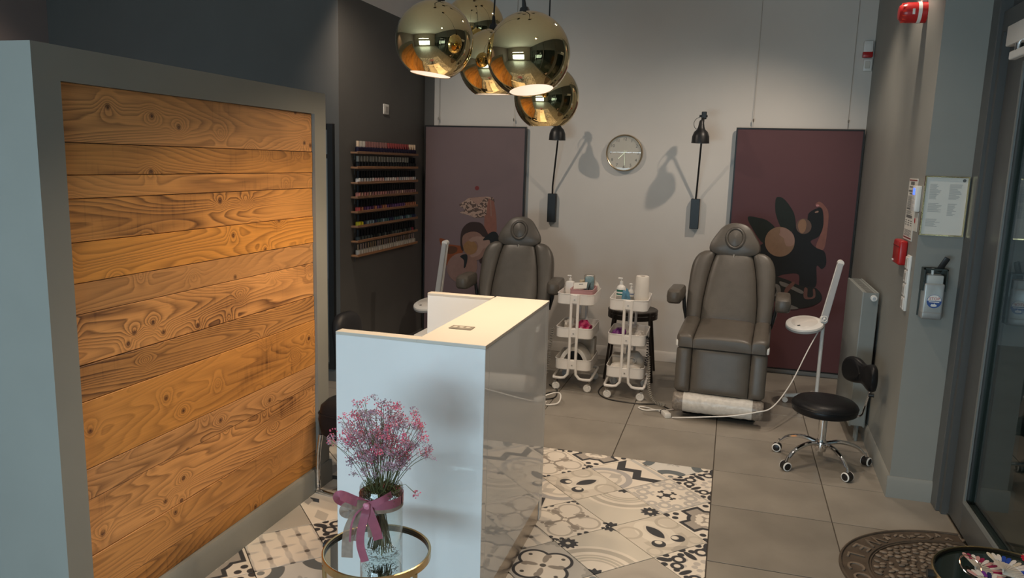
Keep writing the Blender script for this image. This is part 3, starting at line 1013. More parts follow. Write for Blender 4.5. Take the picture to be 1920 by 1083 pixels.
# ================================================================== TREATMENT CHAIRS
def treatment_chair(label, loc, rotz, lift):
    t = thing('treatment_chair', label, 'chair', loc, rotz, 'leather treatment chairs')
    z = lift
    def pad(name, xl, xr, L, t_, mt, back=.045, nx=12, ny=20, p=4.0, py=10.0, round_lo=True):
        bm = B()
        def H(u, q):
            return max(0.0, 1-abs(2*u-1)**q)**.5
        F, Bk = [], []
        for j in range(ny+1):
            v = .5-.5*math.cos(PI*j/ny)
            y = L*v
            rowf, rowb = [], []
            for i in range(nx+1):
                u = .5-.5*math.cos(PI*i/nx)
                x = xl(v)+(xr(v)-xl(v))*u
                zf = t_*(.25+.75*H(u, p))*(.35+.65*H(v, py))
                rowf.append(bm.verts.new((x, y, zf)))
                rowb.append(bm.verts.new((x, y, -back)))
            F.append(rowf); Bk.append(rowb)
        for j in range(ny):
            for i in range(nx):
                bm.faces.new((F[j][i], F[j][i+1], F[j+1][i+1], F[j+1][i]))
                bm.faces.new((Bk[j][i], Bk[j+1][i], Bk[j+1][i+1], Bk[j][i+1]))
        for i in range(nx):
            bm.faces.new((F[0][i], Bk[0][i], Bk[0][i+1], F[0][i+1])); bm.faces.new((F[ny][i], F[ny][i+1], Bk[ny][i+1], Bk[ny][i]))
        for j in range(ny):
            bm.faces.new((F[j][0], F[j+1][0], Bk[j+1][0], Bk[j][0])); bm.faces.new((F[j][nx], Bk[j][nx], Bk[j+1][nx], F[j+1][nx]))
        return obj(name, xf(bm, mt), m_leather, t, sharp=50)
    def interp(tab):
        def f(v):
            for (a0, b0), (a1, b1) in zip(tab, tab[1:]):
                if v <= a1:
                    k = (v-a0)/(a1-a0); k = k*k*(3-2*k) if False else k
                    return b0+(b1-b0)*k
            return tab[-1][1]
        return f
    def trio(nm, half, seam, L, t_, mt, **kw):
        pad(nm[0], lambda v: -seam(v)+.001, lambda v: seam(v)-.001, L, t_, mt, **kw)
        pad(nm[1], lambda v: seam(v)+.001, half, L, t_*1.05, mt, p=3.0, **kw)
        pad(nm[1], lambda v: -half(v), lambda v: -seam(v)-.001, L, t_*1.05, mt, p=3.0, **kw)
    def pose(p, ang):
        return Matrix.Translation(p) @ Euler((R(ang), 0, 0)).to_matrix().to_4x4()
    rnd_ = lambda h, r: interp([(0, h-.02), (.06, h), (.94, h), (1, h-.02)])
    trio(('legrest_pad', 'legrest_side'), rnd_(.305, 0), lambda v: .198, .318, .035, pose((0, -.185, .195+z), 84))
    trio(('seat_pad', 'seat_side'), rnd_(.308, 0), lambda v: .195, .50, .045, pose((0, -.205, .565+z), 5.5), back=.05)
    half = interp([(0, .290), (.06, .304), (.25, .312), (.45, .312), (.60, .310), (.72, .306), (.82, .297), (.90, .280), (.96, .254), (1, .215)])
    seam = interp([(0, .200), (.3, .196), (.6, .178), (.8, .158), (1, .128)])
    mt = pose((0, .275, .60+z), 69)
    trio(('backrest_pad', 'backrest_side'), half, seam, .56, .048, mt, ny=28)
    obj('backrest_board', xf(box(B(), -.24, .24, .03, .48, -.075, -.046, .01, 2), mt), m_seam, t)
    # headrest with face ring
    mh = Matrix.Translation((0, .452, 1.098+z)) @ Euler((R(76), 0, 0)).to_matrix().to_4x4()
    hd = [(-.12, 0), (0, -.012), (.12, 0), (.178, .03), (.182, .085), (.14, .165), (.085, .232), (0, .255), (-.085, .232), (-.14, .165), (-.182, .085), (-.178, .03)]
    bm = cushion(B(), [tuple(p[:2]) for p in catmull([(x, y, 0) for x, y in hd], True, 4)], .075, .012, edge=.03)
    h = obj('headrest', xf(bm, mh), m_leather, t)
    el = [(.062*math.cos(2*PI*k/28), .13+.073*math.sin(2*PI*k/28), .048) for k in range(28)]
    obj('face_ring', xf(tube(B(), el, .009, 8, True), mh), m_leather, h)
    obj('face_plug', xf(cushion(B(), [(.054*math.cos(2*PI*k/24), .13+.065*math.sin(2*PI*k/24)) for k in range(24)], .02, .004, loc=(0, 0, .044), edge=.01), mh), m_leather, h)
    obj('face_seam', xf(tube(B(), [(.0715*math.cos(2*PI*k/28), .13+.083*math.sin(2*PI*k/28), .0475) for k in range(28)], .0035, 6, True), mh), m_seam, h)
    cyl(bmn := B(), (0, .43, 1.08+z), (0, .45, 1.15+z), .018); obj('headrest_stem', bmn, m_steel, t)
    # arms
    for s in (-1, 1):
        bm = cushion(B(), rrect(.105, .36, .04), .10, .008, loc=(s*.372, .16, .826+z), edge=.03)
        ar = obj('armrest', bm, m_leather, t)
        tube(bmn := B(), [(s*.335, .30, .80+z), (s*.325, .31, .70+z), (s*.30, .30, .60+z)], .014, 8)
        obj('arm_bracket', bmn, m_blackm, ar)
    # under frame, column and base
    bm = box(B(), -.29, .29, -.15, .30, .50+z, .545+z, .01, 2)
    obj('seat_frame', bm, pm('beige_plastic', (.22, .18, .13), .5, var=.05), t)
    for s in (-1, 1):
        obj('hinge_cover', box(B(), s*.30-.012, s*.30+.012, -.19, -.12, .515+z, .56+z, .008, 2), m_plast, t)
    bm = box(B(), -.11, .11, .02, .24, .10, .50+z, .01, 2)
    obj('lift_column', bm, m_blackm, t)
    bm = box(B(), -.26, .26, -.10, .44, .0, .10, .03, 3)
    obj('base', bm, m_blackm, t)
    # footrest roll still wrapped in foil
    pr = [(-.30, 0), (-.305, .03), (-.30, .058)]
    bm = B()
    rr = random.Random(5)
    rings = []
    nseg, nr = 34, 18
    for i in range(nseg+1):
        x = -.305+.61*i/nseg
        ring_ = []
        for k in range(nr):
            ang = 2*PI*k/nr
            q = 1+.06*(rr.random()-.5)*(1.8 if i in (0, 1, nseg-1, nseg) else 1)
            if i in (0, nseg):
                q *= .82
            ring_.append(bm.verts.new((x, -.185+.058*q*math.cos(ang), .120+z+.072*q*math.sin(ang))))
        rings.append(ring_)
    for A_, B_ in zip(rings, rings[1:]):
        for k in range(nr):
            f = bm.faces.new((A_[k], A_[(k+1) % nr], B_[(k+1) % nr], B_[k]))
            xm = (A_[k].co.x+B_[k].co.x)/2
            f.material_index = 0 if -.24 < xm < .235 else 1
    f = bm.faces.new(rings[0][::-1]); f.material_index = 1
    f = bm.faces.new(rings[-1]); f.material_index = 1
    obj('wrapped_footrest', bm, [pm('white_wrap', (.60, .57, .52), .3, var=.1, vscale=40, bump=.5, bscale=40), pm('clear_wrap', (.22, .19, .16), .22, var=.25, vscale=60, bump=.8, bscale=60)], t, sharp=60, label='footrest roll still wrapped in white packing film')
    return t
treatment_chair('taupe leather treatment chair in front of the dark red poster', (.012, 5.46, 0), R(-3.5), 0.0)
treatment_chair('taupe leather treatment chair behind the reception desk, before the mauve poster', (-1.680, 5.70, 0), R(4), -.05)

# ================================================================== POSTERS
def flat(name, col, rough=.75, var=.06, vscale=25):
    return pm('print_'+name, col, rough, var=var, vscale=vscale)
def lace_material():
    m = bpy.data.materials.new('print_lace'); m.use_nodes = True; nt = m.node_tree; S.nt = nt
    wv = nt.nodes.new('ShaderNodeTexWave'); wv.wave_type = 'RINGS'; wv.inputs['Scale'].default_value = 28; wv.inputs['Distortion'].default_value = 9; wv.inputs['Detail'].default_value = 2
    tc = nt.nodes.new('ShaderNodeTexCoord'); nt.links.new(tc.outputs['Object'], wv.inputs['Vector'])
    f = S.m('GREATER_THAN', S(wv.outputs['Fac']), .62)
    nt.links.new(mixc((.33, .22, .17), (.08, .05, .04), f), nt.nodes['Principled BSDF'].inputs['Base Color'])
    nt.nodes['Principled BSDF'].inputs['Roughness'].default_value = .8
    return m
def poster(label, x0, x1, z0, z1, yf, canvas_mat, shapes):
    t = thing('wall_poster', label, 'poster', ((x0+x1)/2, yf, z0), group='tall hanging posters')
    bm = B()
    fw, fd = .012, .03
    box(bm, x0, x0+fw, yf-.004, yf+fd, z0, z1); box(bm, x1-fw, x1, yf-.004, yf+fd, z0, z1)
    box(bm, x0+fw, x1-fw, yf-.004, yf+fd, z1-fw, z1); box(bm, x0+fw, x1-fw, yf-.004, yf+fd, z0, z0+fw)
    obj('frame', bm, m_blackm, t, True)
    cv = obj('canvas', box(B(), x0+fw, x1-fw, yf, yf+fd-.004, z0+fw, z1-fw), canvas_mat, t, True)
    for i, (nm, kind, data, mat) in enumerate(shapes):
        if kind == 'c':
            px, py, r = data
            pts = [ony(px+r*math.cos(2*PI*k/28), py+r*math.sin(2*PI*k/28), yf) for k in range(28)]
        elif kind == 'p':
            pts = [ony(*p, yf) for p in data]
        else:
            pts = catmull([ony(*p, yf) for p in data], True, 5)
        th = .0004*(i+1)
        obj(nm, prism(B(), pts, (0, -th, 0)), mat, cv, sharp=0)
    for fx in (.13, .87):
        xx = x0+(x1-x0)*fx
        tube(bmn := B(), [(xx, yf+.025, z1-.03), (xx, YB-.02, z1+.2), (xx, YB-.012, ZC-.02)], .0016, 5)
        w_ = obj('hanging_wire', bmn, m_steel, t, True)
        cyl(bmn := B(), (xx, yf+.02, z1+.05), (xx, yf+.02, z1+.075), .006, n=8)
        obj('wire_clamp', bmn, m_steel, w_)
    return t
skin, skin2, ink_, hair = flat('skin', (.21, .115, .088)), flat('skin_pale', (.27, .165, .13)), flat('black', (.008, .010, .012)), flat('hair', (.03, .015, .013))
lace = lace_material()
shL = [('red_dot', 'c', (894.5, 352.5, 4), flat('dot', (.16, .025, .025))),
       ('lace_wing', 's', [(861, 384), (872, 376), (880, 371), (900, 369), (919, 369), (927, 374), (926, 392), (924, 406), (908, 407), (893, 408), (878, 403), (862, 398), (872, 393)], lace),
       ('paper_flap', 'p', [(879, 371), (913, 368), (896, 384)], skin2),
       ('raised_hand', 's', [(908, 424), (909, 404), (912, 402), (914, 382), (917, 372), (920, 374), (923, 376), (926, 378), (929, 395), (931, 415), (930, 437), (918, 440), (909, 432)], flat('hand', (.20, .08, .058))),
       ('hand_fingers', 'p', [(919, 374), (921, 376), (922, 405), (920, 405)], skin),
       ('orange_flower', 's', [(824, 447), (834, 449), (840, 457), (851, 459), (866, 462), (868, 472), (860, 478), (850, 482), (846, 496), (836, 496), (834, 480), (828, 462)], flat('orange', (.20, .05, .014))),
       ('flower_heart', 's', [(836, 465), (846, 461), (857, 464), (856, 472), (845, 476), (837, 473)], flat('flower_brown', (.08, .03, .012))),
       ('pale_disc', 'c', (866, 502, 28), flat('disc_rose', (.215, .125, .105))),
       ('neck', 's', [(872, 484), (892, 484), (894, 506), (884, 509), (873, 505)], skin),
       ('dark_bow', 's', [(863, 480), (874, 476), (877, 483), (874, 498), (870, 502), (870, 488)], ink_),
       ('hair', 's', [(864, 462), (864, 440), (869, 426), (880, 417), (893, 416), (903, 419), (911, 430), (917, 446), (917, 475), (908, 490), (900, 492), (895, 470), (875, 462), (868, 470)], hair),
       ('face', 's', [(867, 452), (870, 440), (885, 434), (899, 437), (909, 450), (911, 466), (906, 480), (894, 488), (881, 482), (870, 467)], skin),
       ('ball', 'c', (882, 464, 13), flat('ball', (.23, .12, .05))),
       ('gripping_hand', 's', [(880, 449), (891, 443), (908, 444), (921, 451), (920, 462), (907, 466), (899, 477), (886, 482), (882, 478), (892, 473), (897, 462), (893, 452), (884, 453)], skin2),
       ('black_cuff', 's', [(906, 450), (914, 440), (924, 434), (932, 437), (938, 452), (939, 460), (928, 463), (920, 461), (918, 450)], ink_)]
shR = [('dark_leaf', 's', [(1454, 376), (1458, 369), (1469, 372), (1481, 386), (1490, 404), (1491, 430), (1472, 434), (1462, 422), (1454, 398)], flat('leaf', (.010, .016, .014))),
       ('dark_leaf', 's', [(1402, 407), (1422, 408), (1440, 414), (1455, 430), (1452, 448), (1432, 456), (1413, 432)], flat('leaf', (.010, .016, .014))),
       ('raised_arm', 's', [(1529, 384), (1536, 378), (1545, 384), (1553, 398), (1552, 424), (1545, 466), (1530, 463), (1538, 440), (1544, 414), (1542, 392)], flat('arm', (.20, .085, .068))),
       ('torso', 's', [(1490, 424), (1512, 414), (1516, 400), (1530, 391), (1541, 391), (1544, 420), (1536, 442), (1520, 452), (1530, 464), (1546, 472), (1549, 494), (1541, 504), (1531, 499), (1529, 537), (1500, 538), (1497, 514), (1470, 514), (1449, 518), (1444, 490), (1426, 478), (1420, 466), (1442, 450), (1478, 446)], ink_),
       ('round_disc', 'c', (1462, 453, 28), flat('disc_tan', (.21, .13, .085))),
       ('profile_face', 's', [(1464, 427), (1476, 429), (1487, 439), (1490, 452), (1486, 460), (1475, 461), (1471, 453), (1469, 446), (1461, 440), (1463, 434)], skin2),
       ('ear_disc', 'c', (1507, 424, 14.5), flat('disc_grey', (.12, .075, .06))),
       ('ear', 's', [(1496, 424), (1500, 413), (1508, 411), (1512, 420), (1509, 433), (1502, 437)], flat('ear', (.25, .14, .085))),
       ('finger', 's', [(1530, 384), (1534, 383), (1536, 386), (1531, 387)], flat('nail', (.45, .2, .2))),
       ('finger', 's', [(1528, 397), (1534, 395), (1534, 398), (1529, 399)], skin2),
       ('dark_mound', 's', [(1448, 520), (1475, 524), (1500, 535), (1530, 540), (1541, 560), (1520, 574), (1490, 577), (1468, 566), (1447, 560)], flat('mound', (.012, .013, .012))),
       ('stone_shard', 's', [(1453, 532), (1462, 536), (1463, 550), (1452, 555), (1456, 545)], flat('shard', (.13, .12, .11))),
       ('stone_shard', 's', [(1462, 527), (1478, 532), (1505, 545), (1502, 550), (1482, 541), (1465, 535)], flat('shard', (.13, .12, .11))),
       ('stone_shard', 's', [(1472, 541), (1486, 528), (1490, 532), (1478, 546), (1471, 555)], flat('twig', (.12, .055, .045))),
       ('stone_shard', 's', [(1508, 540), (1514, 541), (1514, 556), (1524, 555), (1524, 542), (1528, 543), (1527, 558), (1508, 559)], flat('twig', (.12, .055, .045))),
       ('white_fragment', 's', [(1478, 570), (1488, 573), (1497, 578), (1480, 579)], flat('shard', (.13, .12, .11)))]
poster('mauve poster with collage of face, hands and flower beside the dark wall', -2.845, -1.850, .05, 2.067, 6.775, flat('mauve', (.155, .105, .108), .6, .03, 3), shL)
poster('dark red poster with collage of leaves, profile and raised arm', -.016, .982, .045, 2.090, 6.775, flat('wine', (.092, .034, .037), .6, .03, 3), shR)

# ================================================================== CLOCK
ck = Vector((-.955, YB, 1.856))
clock = thing('wall_clock', 'round wall clock with thin gold rim on the back wall', 'clock', ck)
obj('rim', lathe(B(), [(.150, -.038), (.156, -.042), (.161, -.038), (.161, -.002), (.150, -.002)], n=48, axis='y', closed=True), pm('pale_gold', (.50, .40, .26), .3, .8, var=.03), clock)
dial = obj('dial', lathe(B(), [(0, -.022), (.151, -.022), (.151, -.004), (0, -.004)], n=48, axis='y'), pm('clock_face', (.56, .52, .46), .6, var=.01), clock)
for h in range(1, 13):
    a = PI/2-h*PI/6
    bm = text_bm(str(h), .036)
    mt = Matrix.Translation((.122*math.cos(a), -.0225, .122*math.sin(a))) @ Euler((PI/2, 0, 0)).to_matrix().to_4x4()
    obj('numeral', xf(bm, mt), m_ink, dial, sharp=0)
for nm, L, a, w_ in (('hour_hand', .072, -135, .0035), ('minute_hand', .108, -85, .0028)):
    bm = box(B(), -.025, L, -.0265, -.0245, -w_, w_)
    obj(nm, xf(bm, Euler((0, -R(a), 0)).to_matrix().to_4x4()), pm('pale_gold', (0, 0, 0)), clock)
obj('hand_cap', cyl(B(), (0, -.029, 0), (0, -.022, 0), .006, n=16), pm('pale_gold', (0, 0, 0)), clock)
obj('glass', lathe(B(), [(0, -.036), (.08, -.0356), (.150, -.0345)], n=48, axis='y'), m_clear, clock)

# ================================================================== WALL LAMPS
def wall_lamp(label, bx0, head, loc_z=1.345):
    """black wall box, rod rising away from the wall, hanging dome shade"""
    base = Vector((bx0, YB, loc_z))
    t = thing('wall_lamp', label, 'lamp', base, group='black wall lamps')
    obj('wall_box', box(B(), bx0-.038, bx0+.038, YB-.055, YB, loc_z-.13, loc_z+.13, .003, 1), m_blackm, t, True)
    hx, hy = head
    top = Vector((hx, hy, 2.165))
    obj('rod', tube(B(), [(bx0, YB-.03, loc_z+.12), (bx0+.004, YB-.05, loc_z+.2), top], .008, 8), m_blackm, t, True)
    bm = box(B(), hx-.018, hx+.022, hy-.02, hy+.02, 2.14, 2.20, .004, 1)
    cyl(bm, (hx-.035, hy, 2.165), (hx+.03, hy, 2.165), .009, n=12)
    obj('joint', bm, m_blackm, t, True)
    sx, sy = hx-.012, hy-.05
    bm = lathe(B(), [(.012, 2.13), (.018, 2.12), (.026, 2.075), (.034, 2.055), (.055, 2.035), (.068, 2.0), (.072, 1.945), (.069, 1.945), (.064, 1.998), (.050, 2.03), (.02, 2.05), (0, 2.052)], (sx, sy, 0), 28)
    sh = obj('shade', bm, m_blackm, t, True)
    obj('neck', tube(B(), [(sx, sy, 2.12), (hx, hy, 2.155)], .011, 8), m_blackm, t, True)
    bm = lathe(B(), [(0, 1.944), (.018, 1.95), (.026, 1.968), (.024, 1.99), (.012, 2.03)], (sx, sy, 0), 16)
    obj('bulb', bm, pm('frosted_bulb', (.30, .29, .27), .4, var=.02), sh)
    lp = catmull([(hx-.02, hy, 2.16), (hx-.06, hy, 2.14), (hx-.075, hy-.01, 2.10), (hx-.055, hy-.03, 2.06), (hx-.02, hy-.05, 2.075)], False, 6)
    obj('cable_loop', tube(B(), lp, .0022, 6), m_blackm, t, True)
    return t
wall_lamp('black wall lamp above the left treatment chair, left of the clock', -1.592, (-1.478, 6.52))
wall_lamp('black wall lamp right of the clock', -.312, (-.280, 6.52), 1.35)

# ================================================================== FIRE ALARM ITEMS
t = thing('alarm_siren', 'white and red alarm siren high on the back wall', 'alarm', (.945, YB, 2.72))
obj('housing', box(B(), -.035, .035, -.045, 0, -.065, .062, .008, 2), m_plast, t)
obj('red_band', box(B(), -.037, .037, -.047, -.001, -.066, -.02, .008, 2), m_red, t)
obj('sounder', cyl(B(), (0, -.049, .012), (0, -.044, .012), .024, n=20), m_plast, t)
t = thing('detector_box', 'small white sensor box under the wall siren', 'sensor', (.955, YB, 2.60))
obj('housing', box(B(), -.032, .032, -.03, 0, -.05, .045, .005, 2), m_plast, t)
obj('lens', box(B(), -.022, .016, -.034, -.029, -.03, .025, .003, 1), pm('pir_lens', (.55, .52, .46), .4, var=.02), t)
def xw(y):
    return XR1+(y-YP)*(XR0-XR1)/(YB-YP)
t = thing('alarm_beacon', 'red alarm beacon with white band projecting from the right wall', 'alarm', (xw(4.83), 4.83, 2.63))
obj('base', lathe(B(), [(0, 0), (.056, 0), (.056, -.03), (0, -.03)], n=28, axis='x'), m_red, t)
obj('white_band', lathe(B(), [(0, -.03), (.058, -.03), (.058, -.048), (0, -.048)], n=28, axis='x'), m_plast, t)
dm = obj('dome', lathe(B(), [(.0, -.048), (.055, -.048), (.055, -.10), (.05, -.122), (.036, -.138), (.0, -.142)], n=28, axis='x'), m_red, t)
for k in range(14):
    a = 2*PI*k/14
    obj('rib', box(B(), -.125, -.104, .050*math.cos(a)-.003, .050*math.cos(a)+.003, .050*math.sin(a)-.003, .050*math.sin(a)+.003), pm('red_lens', (.75, .06, .03), .2, var=.02), dm)
obj('mark', box(B(), -.078, -.066, -.058, -.0545, -.018, .012), m_plast, dm)
obj('junction', box(B(), -.03, 0, -.02, .02, .05, .09, .004, 1), pm('beacon_pink', (.5, .3, .28), .5, var=.02), t)

# ================================================================== POLISH SHELVES
SD = .062
sh_px = [(671, 284.4, 289), (671, 313, 313), (671, 342, 338), (671.7, 369.6, 361), (673, 397, 385), (675, 424, 409), (676, 452.5, 433), (678, 479, 456)]
ordn = ['top', 'second', 'third', 'fourth', 'fifth', 'sixth', 'seventh', 'bottom']
SY0, SY1 = 5.355, 6.535
def bottle_mesh(name, h, r, mats, capf=.5, stick=False):
    bm = B()
    if stick:
        lathe(bm, [(0, 0), (r, 0), (r, h*.42), (r*.5, h*.47), (0, h*.47)], n=8, mi=0)
        lathe(bm, [(r*.28, h*.47), (r*.28, h), (0, h)], n=6, mi=1)
    else:
        lathe(bm, [(0, 0), (r, 0), (r, h*(1-capf)-.006), (r*.55, h*(1-capf)), (0, h*(1-capf))], n=8, mi=0)
        lathe(bm, [(r*.62, h*(1-capf)), (r*.6, h*.98), (r*.3, h), (0, h)], n=8, mi=1)
    return mesh_of(name, bm, mats, 40)
def bp(name, c):
    return pm('polish_'+name, c, .35, var=.02, spec=.25)
bk = bp('black', (.008, .008, .010))
rowspec = [
    (23, .085, [('navy', (.010, .008, .022))], [('silver', (.36, .34, .31)), ('coral', (.17, .085, .08)), ('red', (.19, .04, .04)), ('cream', (.55, .42, .30))]),
    (22, .085, [('ink', (.010, .011, .013))], [('pearl', (.36, .35, .31))]),
    (24, .088, [('pale', (.42, .38, .36)), ('blush', (.40, .26, .24)), ('greyish', (.30, .30, .31))], None),
    (24, .088, [('rose', (.34, .15, .14)), ('nude', (.40, .26, .20)), ('dusky', (.22, .12, .12))], None),
    (24, .088, [('plum', (.075, .03, .08)), ('violet', (.10, .05, .14)), ('peach', (.30, .12, .07))], None),
    (24, .088, [('teal', (.05, .10, .11)), ('sky', (.16, .22, .26)), ('navyblue', (.02, .03, .07))], None),
    (22, .088, [('deep', (.012, .016, .018)), ('smoke', (.05, .06, .06))], None),
    (26, .082, [('white', (.52, .48, .42))], [('tan', (.36, .25, .16)), ('pale_pink', (.42, .30, .27))]),
]
ORD = ('first second third fourth fifth sixth seventh eighth ninth tenth eleventh twelfth thirteenth fourteenth fifteenth sixteenth seventeenth eighteenth nineteenth twentieth '
       'twenty-first twenty-second twenty-third twenty-fourth twenty-fifth twenty-sixth').split()
rb = random.Random(21)
_bm = {}
for k, (px, py, py2) in enumerate(sh_px):
    z = (ony(px, py, SY0).z+onx(772, py2, XL+SD).z)/2
    sh = thing('polish_shelf', '%s narrow wooden shelf on the dark wall holding small bottles' % ordn[k], 'shelf', (XL, (SY0+SY1)/2, z), group='nail polish shelves')
    b_ = obj('board', box(B(), 0, SD, SY0-(SY0+SY1)/2, SY1-(SY0+SY1)/2, -.014, 0, .0015, 1), m_shelf, sh)
    obj('rail', box(B(), SD-.006, SD, SY0-(SY0+SY1)/2, SY1-(SY0+SY1)/2, .0, .006), m_shelf, sh)
    obj('wall_plate', box(B(), .0, .006, SY0+.06-(SY0+SY1)/2, SY1-.02-(SY0+SY1)/2, -.06, -.014), m_dark, sh)
    n, h, bodies, caps = rowspec[k]
    for i in range(n):
        y = SY0+.055+(SY1-SY0-.09)*i/(n-1)
        if k == 1 and i > 18:
            cp = ('black', (.008, .008, .010))
        elif k == 0:
            cp = caps[0] if i in (1, 2) else caps[1] if i < 11 and i else caps[2] if i < 20 and i else caps[3]
        else:
            cp = rb.choice(caps) if caps else ('black', (.008, .008, .010))
        bd = rb.choice(bodies)
        if k == 2 and i == 0: bd = ('chalk', (.6, .58, .55))
        if k == 3 and i == 0: bd = ('salmon', (.55, .22, .18))
        if k == 4 and i == 0: bd = ('crimson', (.5, .08, .07))
        if k == 5 and i in (0, 1): bd = ('yellow', (.55, .48, .03))
        if k == 4 and i > 19: bd = ('peach', (.30, .12, .07))
        if k == 6 and i in (20,): bd = ('wine', (.2, .03, .05))
        key = (k == 7, bd[0], cp[0], caps is None)
        if key not in _bm:
            if k == 7:
                _bm[key] = bottle_mesh('brush_bottle', h, .019, [bp(*bd), bp(*cp)], stick=True)
            else:
                _bm[key] = bottle_mesh('polish_bottle', h, .0205, [bp(*bd), bp(*cp)], .52 if caps else .62)
        o = link('brush_bottle' if k == 7 else 'polish_bottle', _bm[key])
        o.location = (XL+.034+rb.uniform(-.002, .002), y, z)
        left = 'leftmost' if i == 0 else 'rightmost' if i == n-1 else ORD[i]+' from the left'
        what = 'small white bottle with applicator' if k == 7 else '%s capped nail polish bottle' % cp[0].replace('_', ' ') if caps else 'black capped %s nail polish bottle' % bd[0]
        tag(o, '%s, %s on the %s wall shelf' % (what, left, ordn[k]), 'bottle', 'bottles on the %s shelf' % ordn[k])

# switch, mirror
t = thing('light_switch', 'white switch plate high on the dark wall above the shelves', 'switch', (XL, 5.975, 2.155))
obj('plate', box(B(), 0, .008, -.05, .05, -.042, .042, .003, 1), m_plast, t)
obj('rocker', box(B(), .008, .013, -.028, .028, -.024, .024, .002, 1), pm('switch_grey', (.35, .32, .29), .4, var=.02), t)
t = thing('wall_mirror', 'tall black framed mirror beside the partition end', 'mirror', (-3.35, 5.18, .10))
bm = B()
for a in ((-3.80, -3.755), (-2.948, -2.903)):
    box(bm, *a, 5.145, 5.18, .10, 1.99)
for a in ((.10, .145), (1.945, 1.99), (1.735, 1.765)):
    box(bm, -3.755, -2.948, 5.145, 5.18, *a)
obj('frame', bm, m_blackm, t, True)
obj('glass', box(B(), -3.755, -2.948, 5.163, 5.17, .145, 1.945), pm('dim_mirror', (.5, .55, .55), .03, 1, var=.01), t, True)

# ================================================================== TROLLEYS
def basket(bm, w_, d_, z0, z1, r=.045):
    ol = rrect(w_, d_, r, 5)
    def ringv(s, z):
        return [bm.verts.new((x*(1-2*s/w_), y*(1-2*s/d_), z)) for x, y in ol]
    seq = [ringv(.006, z0), ringv(.0, z0+.006), ringv(0, z1-.005), ringv(-.003, z1-.003), ringv(-.002, z1), ringv(.003, z1), ringv(.004, z1-.004), ringv(.004, z0+.005)]
    n = len(ol)
    for a, b in zip(seq, seq[1:]):
        for k in range(n):
            bm.faces.new((a[k], a[(k+1) % n], b[(k+1) % n], b[k]))
    bm.faces.new(seq[0][::-1]); bm.faces.new(seq[-1])
    return bm
CW, CD = .285, .40
BZ = [(.165, .252), (.418, .503), (.682, .768)]
def trolley(label, loc, rotz):
    t = thing('trolley', label, 'trolley', loc, rotz, 'white three tier trolleys')
    for z0, z1 in BZ:
        b_ = obj('basket', basket(B(), CW, CD, z0, z1), m_enamel, t)
        for s in (-1, 1):
            obj('bracket', box(B(), -.034, .034, s*CD/2-.016, s*CD/2+.016, z0+.012, z1-.004, .004, 1), m_enamel, b_)
            cyl(bmn := B(), (0, s*(CD/2+.014), (z0+z1)/2), (0, s*(CD/2+.019), (z0+z1)/2), .006, n=10)
            obj('screw', bmn, m_steel, b_)
    for s in (-1, 1):
        x0, x1, yf = s*.026, s*.148, CD/2+.008
        pts = [(x0, -yf, .765), (x0, -yf, .5), (x0, -yf, .20)]
        pts += [(x0+s*.006, -yf, .135), (x0+s*.032, -yf, .105), (x0+s*.06, -yf, .10), (x1-s*.03, -yf, .10), (x1-s*.006, -yf+.006, .10), (x1, -yf+.03, .10)]
        full = pts+[(x, -y, z) for x, y, z in pts[::-1]]
        obj('side_tube', tube(B(), full, .011, 10), m_enamel, t)
        for sy in (-1, 1):
            wx, wy = s*.132, sy*(CD/2-.01)
            bm = cyl(B(), (wx, wy, .068), (wx, wy, .098), .006, n=8)
            box(bm, wx-.010, wx+.010, wy-.018, wy+.012, .064, .074); box(bm, wx-.012, wx+.012, wy+.008, wy+.011, .026, .070)
            f = obj('caster_fork', bm, m_steel, t)
            bm = lathe(B(), [(0, -.008), (.012, -.010), (.015, -.007), (.022, -.010), (.030, -.007), (.0315, 0), (.030, .007), (.022, .010), (0, .010)], (wx-s*.008, wy-.004, .0315), 20, axis='y')
            wl = obj('wheel', bm, m_plast, f)
    return t
T1, T2 = Vector((-1.108, 5.815, 0)), Vector((-.693, 5.745, 0))
trolley('white trolley nearest the reception desk, with a pink tray on top', T1, R(1))
trolley('white trolley holding the paper roll, in front of the dark stool', T2, R(1.5))

def pump_bottle(label, loc, r, h, lab=None, square=False, rz=0):
    t = thing('pump_bottle', label, 'bottle', loc, rz)
    bm = B()
    if square:
        ol = rrect(2*r, 1.5*r, r*.3, 4)
        n = len(ol)
        seq = [[bm.verts.new((x*k, y*k, z)) for x, y in ol] for k, z in ((.94, 0), (1, .006), (1, h*.68), (.9, h*.72), (.3, h*.76))]
        for a, b in zip(seq, seq[1:]):
            for k in range(n):
                bm.faces.new((a[k], a[(k+1) % n], b[(k+1) % n], b[k]))
        bm.faces.new(seq[0][::-1]); bm.faces.new(seq[-1])
    else:
        lathe(bm, [(0, 0), (r*.95, 0), (r, .008), (r, h*.60), (r*.8, h*.68), (r*.35, h*.74), (0, h*.74)], n=22)
    obj('body', bm, m_plast, t)
    bm = cyl(B(), (0, 0, h*.74), (0, 0, h*.86), r*.38, n=14); cyl(bm, (0, 0, h*.86), (0, 0, h*.96), r*.13, n=10)
    box(bm, -r*.75, r*.25, -r*.2, r*.2, h*.94, h, .003, 1)
    obj('pump', bm, m_plast, t)
    if lab:
        for nm, za, zb, m in lab:
            bm = B()
            A = [bm.verts.new((r*1.012*math.cos(a), r*1.012*math.sin(a), z)) for z in (za*h, zb*h) for a in [R(-150+120*k/10) for k in range(11)]]
            for k in range(10):
                bm.faces.new((A[k], A[k+1], A[k+12], A[k+11]))
            obj(nm, bm, m, t)
    return t
zt = .688
